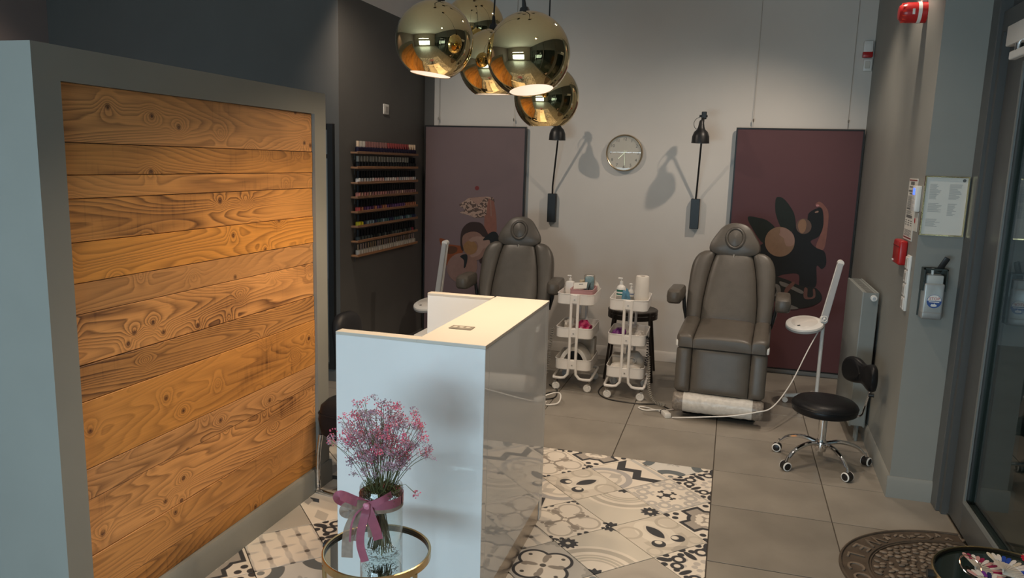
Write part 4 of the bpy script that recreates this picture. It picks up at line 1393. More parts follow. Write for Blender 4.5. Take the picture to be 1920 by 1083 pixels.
# ---- first trolley, top
pump_bottle('white pump bottle on the trolley beside the pink tray', T1+Vector((-.092, .06, zt)), .034, .185, square=True)
t = thing('plastic_tray', 'shallow pink plastic tray on the first trolley', 'tray', T1+Vector((.040, -.045, zt)), R(1))
obj('dish', basket(B(), .175, .25, .0, .112, .02), m_pink, t)
t = thing('cream_jar', 'small jar with cream coloured lid in the pink tray', 'jar', T1+Vector((.01, .03, zt+.006)))
obj('body', lathe(B(), [(0, 0), (.026, 0), (.026, .12), (.02, .13), (0, .13)], n=18), pm('frosted', (.5, .47, .42), .3, var=.02), t)
obj('lid', cyl(B(), (0, 0, .13), (0, 0, .15), .021, n=18), pm('cream_lid', (.62, .52, .36), .4, var=.02), t)
t = thing('paper_card', 'white folded card leaning in the pink tray', 'card', T1+Vector((.015, -.085, zt+.105)), R(-10))
bm = box(B(), -.055, .055, 0, .002, 0, .055); xf(bm, Euler((R(-35), R(-8), 0)).to_matrix().to_4x4()); obj('sheet', bm, m_paper, t)
obj('print', xf(box(B(), -.012, .022, -.0006, 0, .035, .042), Euler((R(-35), R(-8), 0)).to_matrix().to_4x4()), m_ink, t)
t = thing('mask_packet', 'clear packet of pale blue face masks standing in the pink tray', 'packet', T1+Vector((.075, -.01, zt+.06)), R(15))
bm = cushion(B(), [(x, y+.075) for x, y in rrect(.085, .15, .012)], .04, .006, axis='y', edge=.012); obj('bag', bm, m_bag, t)
obj('masks', cushion(B(), [(x, y+.072) for x, y in rrect(.072, .13, .02)], .03, .003, axis='y', edge=.01), pm('mask_blue', (.22, .38, .46), .7, var=.25, vscale=50), t)
obj('pen', cyl(B(), (-.02, -.035, .0), (.005, -.03, .085), .0035, n=8), m_blackm, t)
def crumple(name, label, cat, loc, sx, sy, sz, mat, seed, rz=0, n=3):
    rr = random.Random(seed)
    bm = B()
    bmesh.ops.create_icosphere(bm, subdivisions=n, radius=1)
    for v in bm.verts:
        k = 1+rr.uniform(-.22, .2)
        v.co = Vector((v.co.x*sx*k, v.co.y*sy*k, max(-.5, v.co.z)*sz*k+sz*.55))
    lo = min(v.co.z for v in bm.verts)
    for v in bm.verts:
        v.co.z -= lo
    o = obj(name, bm, mat, sharp=18)
    o.location = loc; o.rotation_euler = (0, 0, rz)
    return tag(o, label, cat)
m_tissue = pm('tissue', (.66, .62, .56), .8, var=.05)
crumple('tissue', 'crumpled white tissue at the right edge of the first trolley', 'tissue', T1+Vector((.105, .135, zt)), .026, .03, .085, m_tissue, 3)
# middle and bottom tiers
zm, zl = .424, .171
m_mag = uv = pm('magenta_film', (.45, .03, .12), .25, var=.6, vscale=18)
crumple('snack_bag', 'magenta and violet foil bag on the middle tier of the first trolley', 'bag', T1+Vector((.06, -.05, zm)), .06, .07, .07, m_mag, 5)
crumple('cotton_pouch', 'white lumpy pouch on the middle tier of the first trolley', 'pouch', T1+Vector((-.06, .02, zm)), .055, .08, .075, m_tissue, 6)
t = thing('nail_lamp', 'white arched nail lamp in the bottom basket of the first trolley', 'nail lamp', T1+Vector((0, -.06, zl)))
def arch(bm, w_, h, d_, th):
    out = [(w_/2*math.cos(PI*k/16), h*math.sin(PI*k/16)) for k in range(17)]
    inn = [((w_/2-th)*math.cos(PI*k/16), (h-th)*math.sin(PI*k/16)) for k in range(17)]
    for y0, y1 in ((-d_/2, d_/2),):
        ring_ = out+inn[::-1]
        prism(bm, [(x, y0, z) for x, z in ring_], (0, y1-y0, 0))
    return bm
obj('shell', arch(B(), .235, .165, .16, .03), m_plast, t, sharp=40)
obj('floor_plate', box(B(), -.10, .10, -.08, .08, 0, .012, .004, 1), m_plast, t)
obj('lining', box(B(), -.08, .08, .05, .075, .012, .11), pm('lamp_dark', (.03, .035, .04), .4, var=.05), t)
t = thing('paper_box', 'white paper box at the back of the first trolley, bottom tier', 'box', T1+Vector((.05, .115, zl)))
obj('carton', box(B(), -.075, .075, -.055, .055, 0, .20, .003, 1), pm('carton', (.52, .48, .42), .7, var=.04), t)
obj('flap', box(B(), -.075, .075, -.06, -.055, .14, .205), pm('carton', (0, 0, 0)), t)
# ---- second trolley
m_green = pm('label_green', (.01, .14, .11), .4, var=.03); m_blue = pm('label_blue', (.05, .12, .33), .4, var=.03); m_gtxt = pm('label_grey', (.33, .32, .30), .5, var=.1)
pump_bottle('white pump bottle with green label on the second trolley', T2+Vector((-.088, .05, zt)), .036, .205, [('green_label', .48, .56, m_green), ('green_label', .36, .42, m_green), ('grey_label', .14, .32, m_gtxt)])
crumple('wipes_pack', 'crinkled blue wipes pack between the bottles of the second trolley', 'pack', T2+Vector((-.035, -.06, zt)), .032, .025, .085, pm('blue_film', (.09, .22, .32), .3, var=.3, vscale=30), 9)
t = pump_bottle('slim white bottle with blue band beside the paper roll', T2+Vector((-.008, .05, zt)), .025, .165, [('blue_band', .50, .54, m_blue), ('grey_label', .15, .40, m_gtxt)])
t = thing('paper_roll', 'tall white paper towel roll standing on the second trolley', 'paper roll', T2+Vector((.079, -.01, zt)))
obj('roll', lathe(B(), [(.02, 0), (.056, 0), (.053, .08), (.05, .232), (.046, .238), (.02, .238)], n=32, closed=True), m_tissue, t)
obj('core', lathe(B(), [(.0195, .002), (.0195, .236), (.017, .236), (.017, .002)], n=20, closed=True), pm('cardboard', (.25, .19, .13), .8, var=.1), t)
crumple('foil_bag', 'violet and pink foil bag on the middle tier of the second trolley', 'bag', T2+Vector((-.07, -.05, zm)), .055, .06, .06, pm('violet_film', (.20, .04, .24), .25, var=.7, vscale=14), 15)
crumple('clear_bag', 'crumpled clear plastic bag on the middle tier of the second trolley', 'bag', T2+Vector((.055, -.02, zm)), .065, .10, .055, pm('milky_film', (.52, .49, .45), .25, var=.15, vscale=30), 16)
t = thing('dome_lamp', 'rounded white nail lamp in the bottom basket of the second trolley', 'nail lamp', T2+Vector((.035, .05, zl)))
obj('dome', lathe(B(), [(0, 0), (.085, 0), (.088, .05), (.075, .11), (.045, .145), (0, .155)], n=28), m_plast, t)
obj('handle_ring', xf(tube(B(), [(.03*math.cos(2*PI*k/20), -.083, .095+.022*math.sin(2*PI*k/20)) for k in range(20)], .006, 8, True), Matrix()), m_enamel, t)
t = thing('towel', 'folded white towel at the front of the second trolley, bottom tier', 'towel', T2+Vector((0, -.12, zl)))
obj('fold', cushion(B(), rrect(.24, .12, .03), .075, .02, loc=(0, 0, .045), edge=.03), m_tissue, t)
t = thing('tissue_box', 'small white box in the bottom basket of the second trolley', 'box', T2+Vector((-.085, .06, zl)))
obj('carton', box(B(), -.038, .038, -.05, .05, 0, .115, .003, 1), pm('carton', (0, 0, 0)), t)
obj('lid', box(B(), -.04, .04, -.052, .052, .10, .117, .002, 1), pm('carton', (0, 0, 0)), t)

# ---- dark metal stool behind
t = thing('round_stool', 'dark metal stool with round seat behind the second trolley', 'stool', (-.735, 6.26, 0))
obj('seat', lathe(B(), [(0, .535), (.19, .535), (.205, .54), (.208, .565), (.20, .572), (.17, .568), (0, .568)], n=36), pm('dark_brown_metal', (.03, .024, .02), .35, .3, var=.1), t)
obj('apron', lathe(B(), [(.20, .50), (.206, .50), (.206, .537), (.20, .537)], n=36, closed=True), pm('dark_brown_metal', (0, 0, 0)), t)
for k in range(4):
    a = R(-42+90*k)
    obj('leg', tube(B(), [(.206*math.cos(a), .206*math.sin(a), .565), (.208*math.cos(a), .208*math.sin(a), .50), (.275*math.cos(a), .275*math.sin(a), 0)], .011, 8), pm('dark_brown_metal', (0, 0, 0)), t)

# ================================================================== MAGNIFIER LAMPS
def magnifier(label, loc, rotz, pts, hd, tiltx):
    t = thing('magnifier_lamp', label, 'lamp', loc, rotz, 'white magnifier floor lamps')
    j, top = Vector(pts[0]), Vector(pts[1])
    bm = cyl(B(), (0, 0, .075), (j.x, j.y, j.z), .0135, n=14)
    obj('post', bm, m_plast, t)
    bm = B()
    for k in range(5):
        a = R(20+72*k)
        tube(bm, [(0, 0, .085), (.12*math.cos(a), .12*math.sin(a), .075), (.22*math.cos(a), .22*math.sin(a), .055)], [.020, .017, .013], 8)
    b_ = obj('star_base', bm, m_plast, t)
    for k in range(5):
        a = R(20+72*k)
        p = Vector((.22*math.cos(a), .22*math.sin(a), 0))
        bm = lathe(B(), [(0, -.012), (.02, -.012), (.0225, 0), (.02, .012), (0, .012)], (p.x, p.y, .0225), 14, axis='y')
        cyl(bm, (p.x, p.y, .03), (p.x, p.y, .055), .006, n=8)
        obj('caster', bm, m_plast, b_)
    # folded spring arms
    d = (top-j)
    n_ = Vector((0, -1, 0)); side = d.normalized().cross(n_).normalized()
    for nm, off, w_ in (('lower_arm', .0, .016), ('upper_arm', -.032, .014)):
        bm = B()
        a0, a1 = j+side*0+n_*(-off), top+n_*(-off)
        dd = d.normalized()
        pr = []
        for p, k in ((a0, 1.0), (a1, .85)):
            pr.append([bm.verts.new(p+side*sx*w_*k*1.5+n_*sy*w_*k) for sx, sy in ((-1, -1), (1, -1), (1, 1), (-1, 1))])
        for k in range(4):
            bm.faces.new((pr[0][k], pr[0][(k+1) % 4], pr[1][(k+1) % 4], pr[1][k]))
        bm.faces.new(pr[0][::-1]); bm.faces.new(pr[1])
        bmesh.ops.bevel(bm, geom=list(bm.edges), offset=.003, segments=2, affect='EDGES')
        obj(nm, bm, m_plast if nm == 'lower_arm' else pm('grey_plastic', (.42, .42, .42), .4, var=.03), t)
    cyl(bmn := B(), j+Vector((0, -.03, 0)), j+Vector((0, .03, 0)), .026, n=18); obj('elbow', bmn, m_plast, t)
    cyl(bmn := B(), top+Vector((0, -.035, 0)), top+Vector((0, .02, 0)), .022, n=18); obj('elbow', bmn, m_plast, t)
    h = Vector(hd)
    mt = Matrix.Translation(h) @ Euler((R(tiltx), R(-6), 0)).to_matrix().to_4x4()
    prof = [(0, .014), (.085, .014), (.112, .012), (.130, .004), (.134, -.008), (.128, -.018), (.10, -.022), (0, -.022)]
    hd_ = obj('lamp_head', xf(lathe(B(), prof, n=44), mt), m_plast, t)
    obj('lens_cover', xf(lathe(B(), [(0, .016), (.088, .0165), (.092, .014), (0, .014)], n=40), mt), pm('lens_cover', (.66, .62, .57), .3, var=.01), hd_)
    obj('lamp_rim', xf(lathe(B(), [(.128, -.018), (.134, -.010), (.1345, -.022), (.126, -.030), (.10, -.03)], n=44), mt), pm('grey_plastic', (0, 0, 0)), hd_)
    obj('knob', xf(box(B(), -.055, -.035, -.075, -.069, .014, .022, .002, 1), mt), m_blackm, hd_)
    e = h+Vector((.13, -.005, .02))
    obj('head_joint', tube(B(), catmull([h+Vector((.10, 0, .012)), e+Vector((.0, -.02, .03)), j+Vector((-.02, -.02, .02))], False, 5), .009, 8), m_plast, t)
    rg = [e+Vector((.02*math.cos(2*PI*k/18), -.02, .028+.02*math.sin(2*PI*k/18))) for k in range(18)]
    obj('joint_ring', tube(B(), rg, .0045, 6, True), m_plast, t)
    return t
ML = Vector((.705, 5.88, 0))
magnifier('white magnifier floor lamp between the right treatment chair and the radiator', ML, 0, [(0, 0, .675), (.074, 0, 1.10)], (-.131, -.02, .640), 14)
magnifier('white magnifier floor lamp partly hidden behind the reception desk', (-2.255, 5.70, 0), 0, [(0, 0, .655), (.055, 0, 1.09)], (-.075, -.02, .585), 14)

# ================================================================== ROLLING STOOL
SCN = Vector((.622, 4.735, 0))
t = thing('rolling_stool', 'black round rolling stool with chrome five star base and backrest', 'stool', SCN)
bm = lathe(B(), [(0, .318), (.165, .318), (.183, .328), (.188, .352), (.184, .378), (.165, .395), (.10, .402), (0, .404)], n=48)
st = obj('seat', bm, m_black, t, sharp=60)
obj('piping', tube(B(), [(.1875*math.cos(2*PI*k/48), .1875*math.sin(2*PI*k/48), .365) for k in range(48)], .003, 6, True), m_black, st)
bm = cyl(B(), (0, 0, .10), (0, 0, .30), .024, n=24); cyl(bm, (0, 0, .295), (0, 0, .32), .035, .06, n=24)
obj('gas_column', bm, m_chrome, t)
hub = obj('hub', lathe(B(), [(0, .075), (.03, .078), (.036, .10), (.034, .135), (.026, .15), (0, .15)], n=24), m_chrome, t)
cp = [(.381, 4.844), (.414, 4.535), (.747, 4.488), (.891, 4.788), (.655, 5.01)]
for x, y in cp:
    d = Vector((x, y, 0))-SCN
    e = d*.93
    pts = [(d.x*.1, d.y*.1, .125), (d.x*.4, d.y*.4, .138), (d.x*.75, d.y*.75, .115), (e.x, e.y, .075)]
    lg = obj('leg', tube(B(), catmull(pts, False, 4), [.018-.0005*k for k in range(13)], 10, flat=.8), m_chrome, t)
    a = math.atan2(d.y, d.x)+rb.uniform(-.9, .9)
    mt = Matrix.Translation((d.x, d.y, .029)) @ Euler((0, 0, a)).to_matrix().to_4x4()
    bm = xf(lathe(B(), [(0, -.024), (.020, -.024), (.026, -.020), (.028, -.014), (.026, -.004), (.026, .004), (.028, .014), (.026, .020), (.020, .024), (0, .024)], n=20, axis='y'), mt)
    ca = obj('caster', bm, pm('caster_black', (.012, .010, .010), .4, var=.05), lg)
    for s in (-1, 1):
        bm = xf(lathe(B(), [(.021, s*.0245), (.027, s*.0215), (.027, s*.0185), (.021, s*.0225)], n=20, axis='y', closed=True), mt)
        obj('caster_ring', bm, pm('caster_white', (.7, .68, .64), .4, var=.02), ca)
    cyl(bmn := B(), (d.x, d.y, .05), (d.x*.95, d.y*.95, .082), .008, n=8); obj('caster_stem', bmn, m_chrome, lg)
br = catmull([(.06, .01, .312), (.15, .015, .308), (.205, .018, .318), (.222, .02, .37), (.248, .03, .50), (.258, .035, .565)], False, 5)
obj('back_bracket', tube(B(), br, .010, 8, flat=.6), m_chrome, t)
ol = [(-.17, .0), (-.15, .065), (-.09, .085), (0, .062), (.09, .085), (.15, .065), (.17, 0), (.15, -.06), (.09, -.075), (0, -.06), (-.09, -.075), (-.15, -.06)]
bm = cushion(B(), [tuple(p[:2]) for p in catmull([(x, y, 0) for x, y in ol], True, 4)], .05, .008, axis='y', edge=.025)
for v in bm.verts:
    v.co.y -= 1.3*v.co.x**2
xf(bm, Matrix.Translation((.205, .045, .565)) @ Euler((0, 0, R(-68))).to_matrix().to_4x4())
obj('backrest', bm, m_black, t, sharp=60)
obj('bracket_knob', cyl(B(), (.235, .02, .45), (.265, .015, .45), .012, n=12), m_blackm, t)

# ================================================================== RADIATOR
t = thing('radiator', 'grey panel radiator low on the right wall behind the stool', 'radiator', (.885, 5.52, .1))
rx0, rx1, ry0, ry1, rz0, rz1 = .836, .935, 5.19, 5.86, .105, 1.0
m_rad = pm('radiator_grey', (.20, .215, .205), .45, var=.03)
obj('front_panel', box(B(), rx0, rx0+.016, ry0, ry1, rz0, rz1, .006, 2), m_rad, t, True)
obj('back_panel', box(B(), rx1-.016, rx1, ry0, ry1, rz0, rz1, .006, 2), m_rad, t, True)
for y in (ry0, ry1-.004):
    obj('end_cover', box(B(), rx0+.010, rx1-.010, y, y+.004, rz0+.01, rz1-.004), m_rad, t, True)
gr = obj('top_grille', box(B(), rx0+.016, rx1-.016, ry0+.004, ry1-.004, rz1-.012, rz1-.006), m_rad, t, True)
for k in range(18):
    y = ry0+.03+(ry1-ry0-.06)*k/17
    obj('grille_slot', box(B(), rx0+.028, rx1-.028, y-.006, y+.006, rz1-.0065, rz1-.0055), m_blackm, gr)
cyl(bmn := B(), (.903, ry0-.018, .965), (.903, ry0+.002, .965), .019, n=20); obj('vent_plug', bmn, m_plast, t, True)
cyl(bmn := B(), (.903, ry0-.026, .965), (.903, ry0-.017, .965), .009, n=12); obj('bleed_screw', bmn, m_chrome, t, True)
for z in (.25, .88):
    obj('wall_bracket', box(B(), rx1, xw(5.3), 5.30, 5.34, z-.03, z+.03), m_frame, t, True)
    obj('wall_bracket', box(B(), rx1, xw(5.7), 5.70, 5.74, z-.03, z+.03), m_frame, t, True)
obj('valve', cyl(B(), (.895, ry0+.04, .0), (.895, ry0+.04, .107), .011, n=12), m_rad, t, True)
obj('supply_pipe', cyl(B(), (.895, ry0+.10, .0), (.895, ry0+.10, .107), .009, n=12), m_rad, t, True)

# ================================================================== PILLAR AND RIGHT WALL ITEMS
t = thing('framed_notice', 'gold framed sheet of printed notes on the grey pillar', 'notice', (1.036, YP, 1.44))
bm = B()
nx0, nx1, nz0, nz1 = -.101, .101, .0, .302
box(bm, nx0, nx0+.006, -.016, 0, nz0, nz1); box(bm, nx1-.006, nx1, -.016, 0, nz0, nz1); box(bm, nx0+.006, nx1-.006, -.016, 0, nz0, nz0+.006); box(bm, nx0+.006, nx1-.006, -.016, 0, nz1-.006, nz1)
obj('frame', bm, m_brass, t)
sh = obj('sheet', box(B(), nx0+.006, nx1-.006, -.010, -.006, nz0+.006, nz1-.006), m_paper, t)
rt_ = random.Random(4)
m_faint = pm('faint_ink', (.36, .36, .345), .8, var=.05)
bm = B()
for x0, x1, za, zb in ((-.075, -.02, .185, .262), (.015, .075, .185, .262), (-.075, -.01, .120, .165), (.015, .06, .105, .165), (-.078, -.012, .045, .085)):
    z = zb
    while z > za:
        box(bm, x0, x0+(x1-x0)*rt_.uniform(.5, 1), -.0104, -.0100, z-.0022, z)
        z -= .0052
obj('text_lines', bm, m_faint, sh, sharp=0)['kind'] = 'stuff'
obj('stamp', cyl(B(), (.078, -.0112, .283), (.078, -.010, .283), .008, n=16), m_ink, sh)

t = thing('soap_dispenser', 'grey wall dispenser with STOP sticker and black lever on the pillar', 'dispenser', (1.024, YP, 1.0))
body = obj('housing', box(B(), -.048, .048, -.075, 0, .018, .200, .010, 3), pm('silver_plastic', (.38, .39, .38), .35, .3, var=.02), t)
obj('foot', box(B(), -.049, .049, -.077, 0, .012, .055, .010, 3), pm('silver_dark', (.27, .27, .26), .4, .3, var=.02), t)
obj('bottle', box(B(), -.040, .040, -.066, -.006, .19, .243, .008, 2), pm('translucent_white', (.42, .43, .41), .4, var=.02), t)
bm = B()
box(bm, -.055, -.049, -.07, 0, .16, .275); box(bm, .049, .055, -.07, 0, .16, .275); box(bm, -.055, .055, -.006, 0, .02, .275); box(bm, -.055, .055, -.07, -.05, .268, .275)
obj('bracket', bm, pm('dark_green_grey', (.03, .04, .036), .4, var=.03), t)
obj('pump_neck', cyl(B(), (-.012, -.045, .24), (-.012, -.045, .275), .007, n=12), m_plast, t)
bm = box(B(), -.014, .014, -.012, .0, 0, .085, .004, 2)
obj('lever', xf(bm, Matrix.Translation((.012, -.045, .262)) @ Euler((R(18), R(22), 0)).to_matrix().to_4x4()), m_blackm, t)
yf = -.0752
stk = obj('sticker', cyl(B(), (.004, yf-.0006, .108), (.004, yf, .108), .0345, n=36), pm('sticker_blue', (.03, .075, .25), .4, var=.02), t)
half = [(.004+.0315*math.cos(PI*k/18), yf-.0012, .111+.030*math.sin(PI*k/18)) for k in range(19)]
obj('sticker_white', prism(B(), half, (0, .0006, 0)), m_plast, stk, sharp=0)
obj('sticker_word', xf(text_bm('STOP', .0205), Matrix.Translation((.004, yf-.0016, .1215)) @ Euler((PI/2, 0, 0)).to_matrix().to_4x4()), pm('sticker_red', (.45, .05, .04), .5, var=.02), stk, sharp=0)
obj('sticker_line', box(B(), -.02, .028, yf-.0010, yf-.0004, .103, .107), m_plast, stk)
hp = [(-.010, .088), (-.006, .094), (.002, .093), (.006, .098), (.009, .094), (.016, .092), (.017, .084), (.006, .081), (-.008, .082)]
obj('sticker_hand', prism(B(), catmull([(x, yf-.0012, z) for x, z in hp], True, 3), (0, .0006, 0)), m_plast, stk, sharp=0)

def wall_r(y):           # matrix with local +z out of the right wall (towards -x), local x towards the camera
    a = math.atan2(XR0-XR1, YB-YP)
    return a
WA = math.atan2(XR0-XR1, YB-YP)
def rthing(name, label, cat, y, z):
    """thing on the right wall: local x runs towards the camera, local y points into the wall"""
    t = thing(name, label, cat, (xw(y), y, z), -PI/2-WA)
    return t
t = rthing('wall_leaflet', 'white printed leaflet taped to the right wall', 'leaflet', 4.62, 1.39)
sh = obj('sheet', box(B(), -.115, .115, -.003, 0, 0, .335), m_paper, t)
bm = B()
for za, zb, w_ in ((.30, .318, .10), (.285, .292, .16), (.262, .272, .18), (.248, .256, .12), (.165, .174, .18), (.12, .136, .16)):
    box(bm, -w_/2-.01, w_/2-.01, -.0036, -.003, za, zb)
for k in range(13):
    z = .240-k*.0055
    box(bm, -.10, -.10+rt_.uniform(.15, .19), -.0036, -.003, z-.0026, z)
for k in range(4):
    z = .160-k*.0055
    box(bm, -.10, -.10+rt_.uniform(.12, .17), -.0036, -.003, z-.0026, z)
for k in range(9):
    box(bm, -.10+.07*(k % 3), -.06+.07*(k % 3), -.0036, -.003, .108-.012*(k//3)-.005, .108-.012*(k//3))
for k in range(6):
    z = .055-k*.006
    box(bm, -.10, -.10+rt_.uniform(.15, .19), -.0036, -.003, z-.0022, z)
obj('text_lines', bm, m_ink, sh, sharp=0)['kind'] = 'stuff'
bm = B(); box(bm, -.105, .105, -.0036, -.003, .322, .329); box(bm, -.105, .105, -.0036, -.003, .008, .016)
obj('red_rule', bm, pm('rule_red', (.22, .04, .04), .6, var=.02), sh, sharp=0)
t = rthing('door_remote', 'white wall controller with lit blue display beside the framed notice', 'controller', 4.435, 1.555)
obj('housing', box(B(), -.05, .05, -.028, 0, 0, .135, .006, 2), m_plast, t)
obj('display', box(B(), -.018, .028, -.0295, -.027, .088, .122, .002, 1), pm('blue_display', (.05, .1, .6), .3, emit=(.05, .12, 1.0), estr=2.2, var=.01), t)
for k in range(6):
    obj('key', box(B(), -.02+.026*(k % 2), .0+.026*(k % 2), -.030, -.027, .022+.022*(k//2), .036+.022*(k//2), .001, 1), pm('key_grey', (.5, .48, .45), .4, var=.03), t)
t = rthing('small_card', 'small pale card with red mark below the wall controller', 'card', 4.45, 1.45)
sh = obj('sheet', box(B(), -.05, .05, -.002, 0, 0, .10), m_paper, t)
obj('red_mark', cyl(B(), (-.02, -.003, .055), (-.02, -.002, .055), .014, n=16), m_red, sh)
t = rthing('red_case', 'red plastic case mounted under the leaflet on the right wall', 'case', 4.665, 1.25)
obj('shell', box(B(), -.09, .09, -.045, 0, 0, .135, .012, 3), m_red, t)
obj('seam', box(B(), -.091, .091, -.0465, -.0435, .10, .104), pm('dark_red', (.12, .006, .006), .4, var=.03), t)
obj('pull_tab', box(B(), -.075, -.045, -.049, -.043, .012, .022, .002, 1), m_plast, t)
t = rthing('power_strip', 'pale vertical socket strip between the red case and the dispenser', 'socket strip', 4.465, 1.02)
obj('plate', box(B(), -.036, .036, -.014, 0, 0, .30, .004, 2), m_plast, t)
for k in range(4):
    z = .04+.073*k
    obj('socket_frame', box(B(), -.034, .034, -.020, -.013, z-.032, z+.032, .003, 1), m_plast, t)
    obj('socket_well', box(B(), -.018, .018, -.0215, -.0195, z-.018, z+.018, .002, 1), pm('socket_grey', (.40, .37, .33), .5, var=.05), t)

# ================================================================== MIRROR TABLE, VASE, FLOWERS
def side_table(label, loc, r, z, topmat, group):
    t = thing('side_table', label, 'table', loc, 0, group)
    obj('rim', lathe(B(), [(r, z-.016), (r+.004, z-.014), (r+.004, z+.011), (r, z+.013), (r-.004, z+.011), (r-.004, z-.016)], n=72, closed=True), m_brass, t)
    obj('rim_lining', lathe(B(), [(r-.0042, z+.001), (r-.0042, z+.009), (r-.0055, z+.009), (r-.0055, z+.001)], n=72, closed=True), pm('rim_dark', (.05, .04, .028), .4, .6, var=.1), t)
    obj('top', lathe(B(), [(0, z-.008), (r-.0045, z-.008), (r-.0045, z), (0, z)], n=72), topmat, t)
    for k in range(3):
        a = R(100+120*k)
        p = Vector((math.cos(a), math.sin(a), 0))
        obj('leg', tube(B(), [p*(r-.002)+Vector((0, 0, z-.012)), p*(r-.012)+Vector((0, 0, .02)), p*(r-.012)+Vector((0, 0, .0))], .008, 10), m_brass, t)
    obj('lower_ring', tube(B(), [((r-.012)*math.cos(2*PI*k/48), (r-.012)*math.sin(2*PI*k/48), .03) for k in range(48)], .006, 8, True), m_brass, t)
    cyl(bmn := B(), (-r-.02, 0, z-.005), (-r-.003, 0, z-.005), .014, n=16); obj('knob', bmn, m_frame2, t)
    return t
TBZ = .45
TB = Vector((-1.055, 2.139, 0))
side_table('round brass rimmed mirror table holding the vase before the desk', TB, .176, TBZ, m_mirror, 'round brass tables')
VP = Vector((-1.024, 2.108, TBZ+.0005))
vz = ony(715, 908, VP.y).z-VP.z
VR, VH = .069, vz
t = thing('glass_vase', 'clear cylinder glass vase tied with a pink bow', 'vase', VP)
vase = t
obj('glass', lathe(B(), [(0, 0), (VR-.004, 0), (VR, .006), (VR, VH-.004), (VR-.002, VH), (VR-.0035, VH-.003), (VR-.0035, .026), (VR-.012, .020), (0, .018)], n=64), m_vase, t)
wl = .105
obj('water', lathe(B(), [(0, wl), (VR-.0037, wl)], n=48), m_vase, t)
# bow made from two ribbons
def strip(bm, pts, widths, normal_hint, th=.0006):
    pts = [Vector(p) for p in pts]
    L, Rr = [], []
    for i, p in enumerate(pts):
        d = (pts[min(i+1, len(pts)-1)]-pts[max(i-1, 0)]).normalized()
        n = normal_hint(p) if callable(normal_hint) else Vector(normal_hint)
        s = d.cross(n)
        s = s.normalized() if s.length > 1e-6 else Vector((0, 0, 1))
        w_ = widths[i] if isinstance(widths, (list, tuple)) else widths
        L.append(bm.verts.new(p-s*w_/2)); Rr.append(bm.verts.new(p+s*w_/2))
    for i in range(len(pts)-1):
        bm.faces.new((L[i], Rr[i], Rr[i+1], L[i+1]))
    return bm
def ribbon(name, pts, w_, hint, mat, par):
    bm = strip(B(), catmull(pts, False, 6), w_, hint)
    r_ = bmesh.ops.solidify(bm, geom=bm.faces[:], thickness=.0008)
    return obj(name, bm, mat, par, sharp=70)
m_rib = pm('pink_satin', (.58, .19, .27), .38, var=.08, vscale=30, sheen=.3)
m_org = pm('champagne_organza', (.42, .31, .23), .6, var=.15, vscale=60, alpha=.88)
bow = thing('ribbon_bow', 'pink satin and champagne bow tied around the vase', 'bow', VP+Vector((0, 0, VH*.8)))
zb = VH*-.0
def ring_pts(r, z0, z1, a0, a1, n=22):
    return [Vector((r*math.cos(R(a0+(a1-a0)*k/n)), r*math.sin(R(a0+(a1-a0)*k/n)), z0+(z1-z0)*k/n)) for k in range(n+1)]
rad = lambda p: Vector((p.x, p.y, 0)).normalized()
zk = .012
for nm, r_, z0, z1, w_, mat in (('band', VR+.0025, zk, zk, .030, m_rib), ('band_lower', VR+.0018, zk-.014, zk-.016, .026, m_org)):
    bm = strip(B(), ring_pts(r_, z0, z1, -117, 243, 60), w_, rad)
    bmesh.ops.solidify(bm, geom=bm.faces[:], thickness=.0008)
    obj(nm, bm, mat, bow, sharp=70)
# knot sits front-left on the vase as seen from the camera
ka = R(-100)
K = Vector(((VR+.008)*math.cos(ka), (VR+.008)*math.sin(ka), zk))
vr_, vu_, vf_ = Vector((.96, .28, 0)), Vector((0, 0, 1)), Vector((.28, -.96, 0))   # right, up, towards the viewer
def bp3(a, b, c=0.0):
    return K+vr_*a+vu_*b+vf_*c
ribbon('loop', [bp3(0, 0, .0), bp3(-.035, .020, .012), bp3(-.075, .038, .016), bp3(-.090, .030, .010), bp3(-.078, .010, -.004), bp3(-.04, -.002, -.006), bp3(0, 0, 0)], [.014]+[.03]*35+[.014], vu_*.25+vr_*.2+vf_*.6, m_rib, bow)
ribbon('loop', [bp3(0, 0, .003), bp3(.03, .012, .006), bp3(.055, .024, .002), bp3(.075, .03, -.02)], [.012]+[.022]*18, vf_, m_rib, bow)
ribbon('loop', [bp3(0, 0, .003), bp3(-.03, .008, .014), bp3(-.062, .0, .014), bp3(-.072, -.022, .006), bp3(-.05, -.03, 0), bp3(-.01, -.008, 0)], [.012]+[.028]*30, vf_*.8+vu_*.3, m_org, bow)
ribbon('tail', [bp3(0, 0, .006), bp3(-.004, -.03, .018), bp3(-.016, -.08, .016), bp3(-.018, -.13, .014), bp3(-.004, -.185, .012)], [.012]+[.026]*24, vf_, m_rib, bow)
ribbon('tail', [bp3(0, 0, .006), bp3(.016, -.035, .014), bp3(.030, -.075, .012), bp3(.038, -.110, .010)], [.012]+[.030]*18, vf_+vr_*.2, m_rib, bow)
ribbon('tail', [bp3(-.004, 0, .008), bp3(-.03, -.02, .02), bp3(-.045, -.06, .022), bp3(-.050, -.115, .020)], [.014]+[.006]*18, vf_, m_rib, bow)
ribbon('tail', [bp3(-.002, 0, .004), bp3(-.03, -.03, .010), bp3(-.052, -.075, .012), bp3(-.060, -.125, .010), bp3(-.062, -.175, .008)], [.016]+[.036]*24, vf_, m_org, bow)
ribbon('tail', [bp3(-.002, 0, .003), bp3(-.016, -.04, .008), bp3(-.022, -.085, .008), bp3(-.026, -.12, .006)], [.016]+[.034]*18, vf_, m_org, bow)
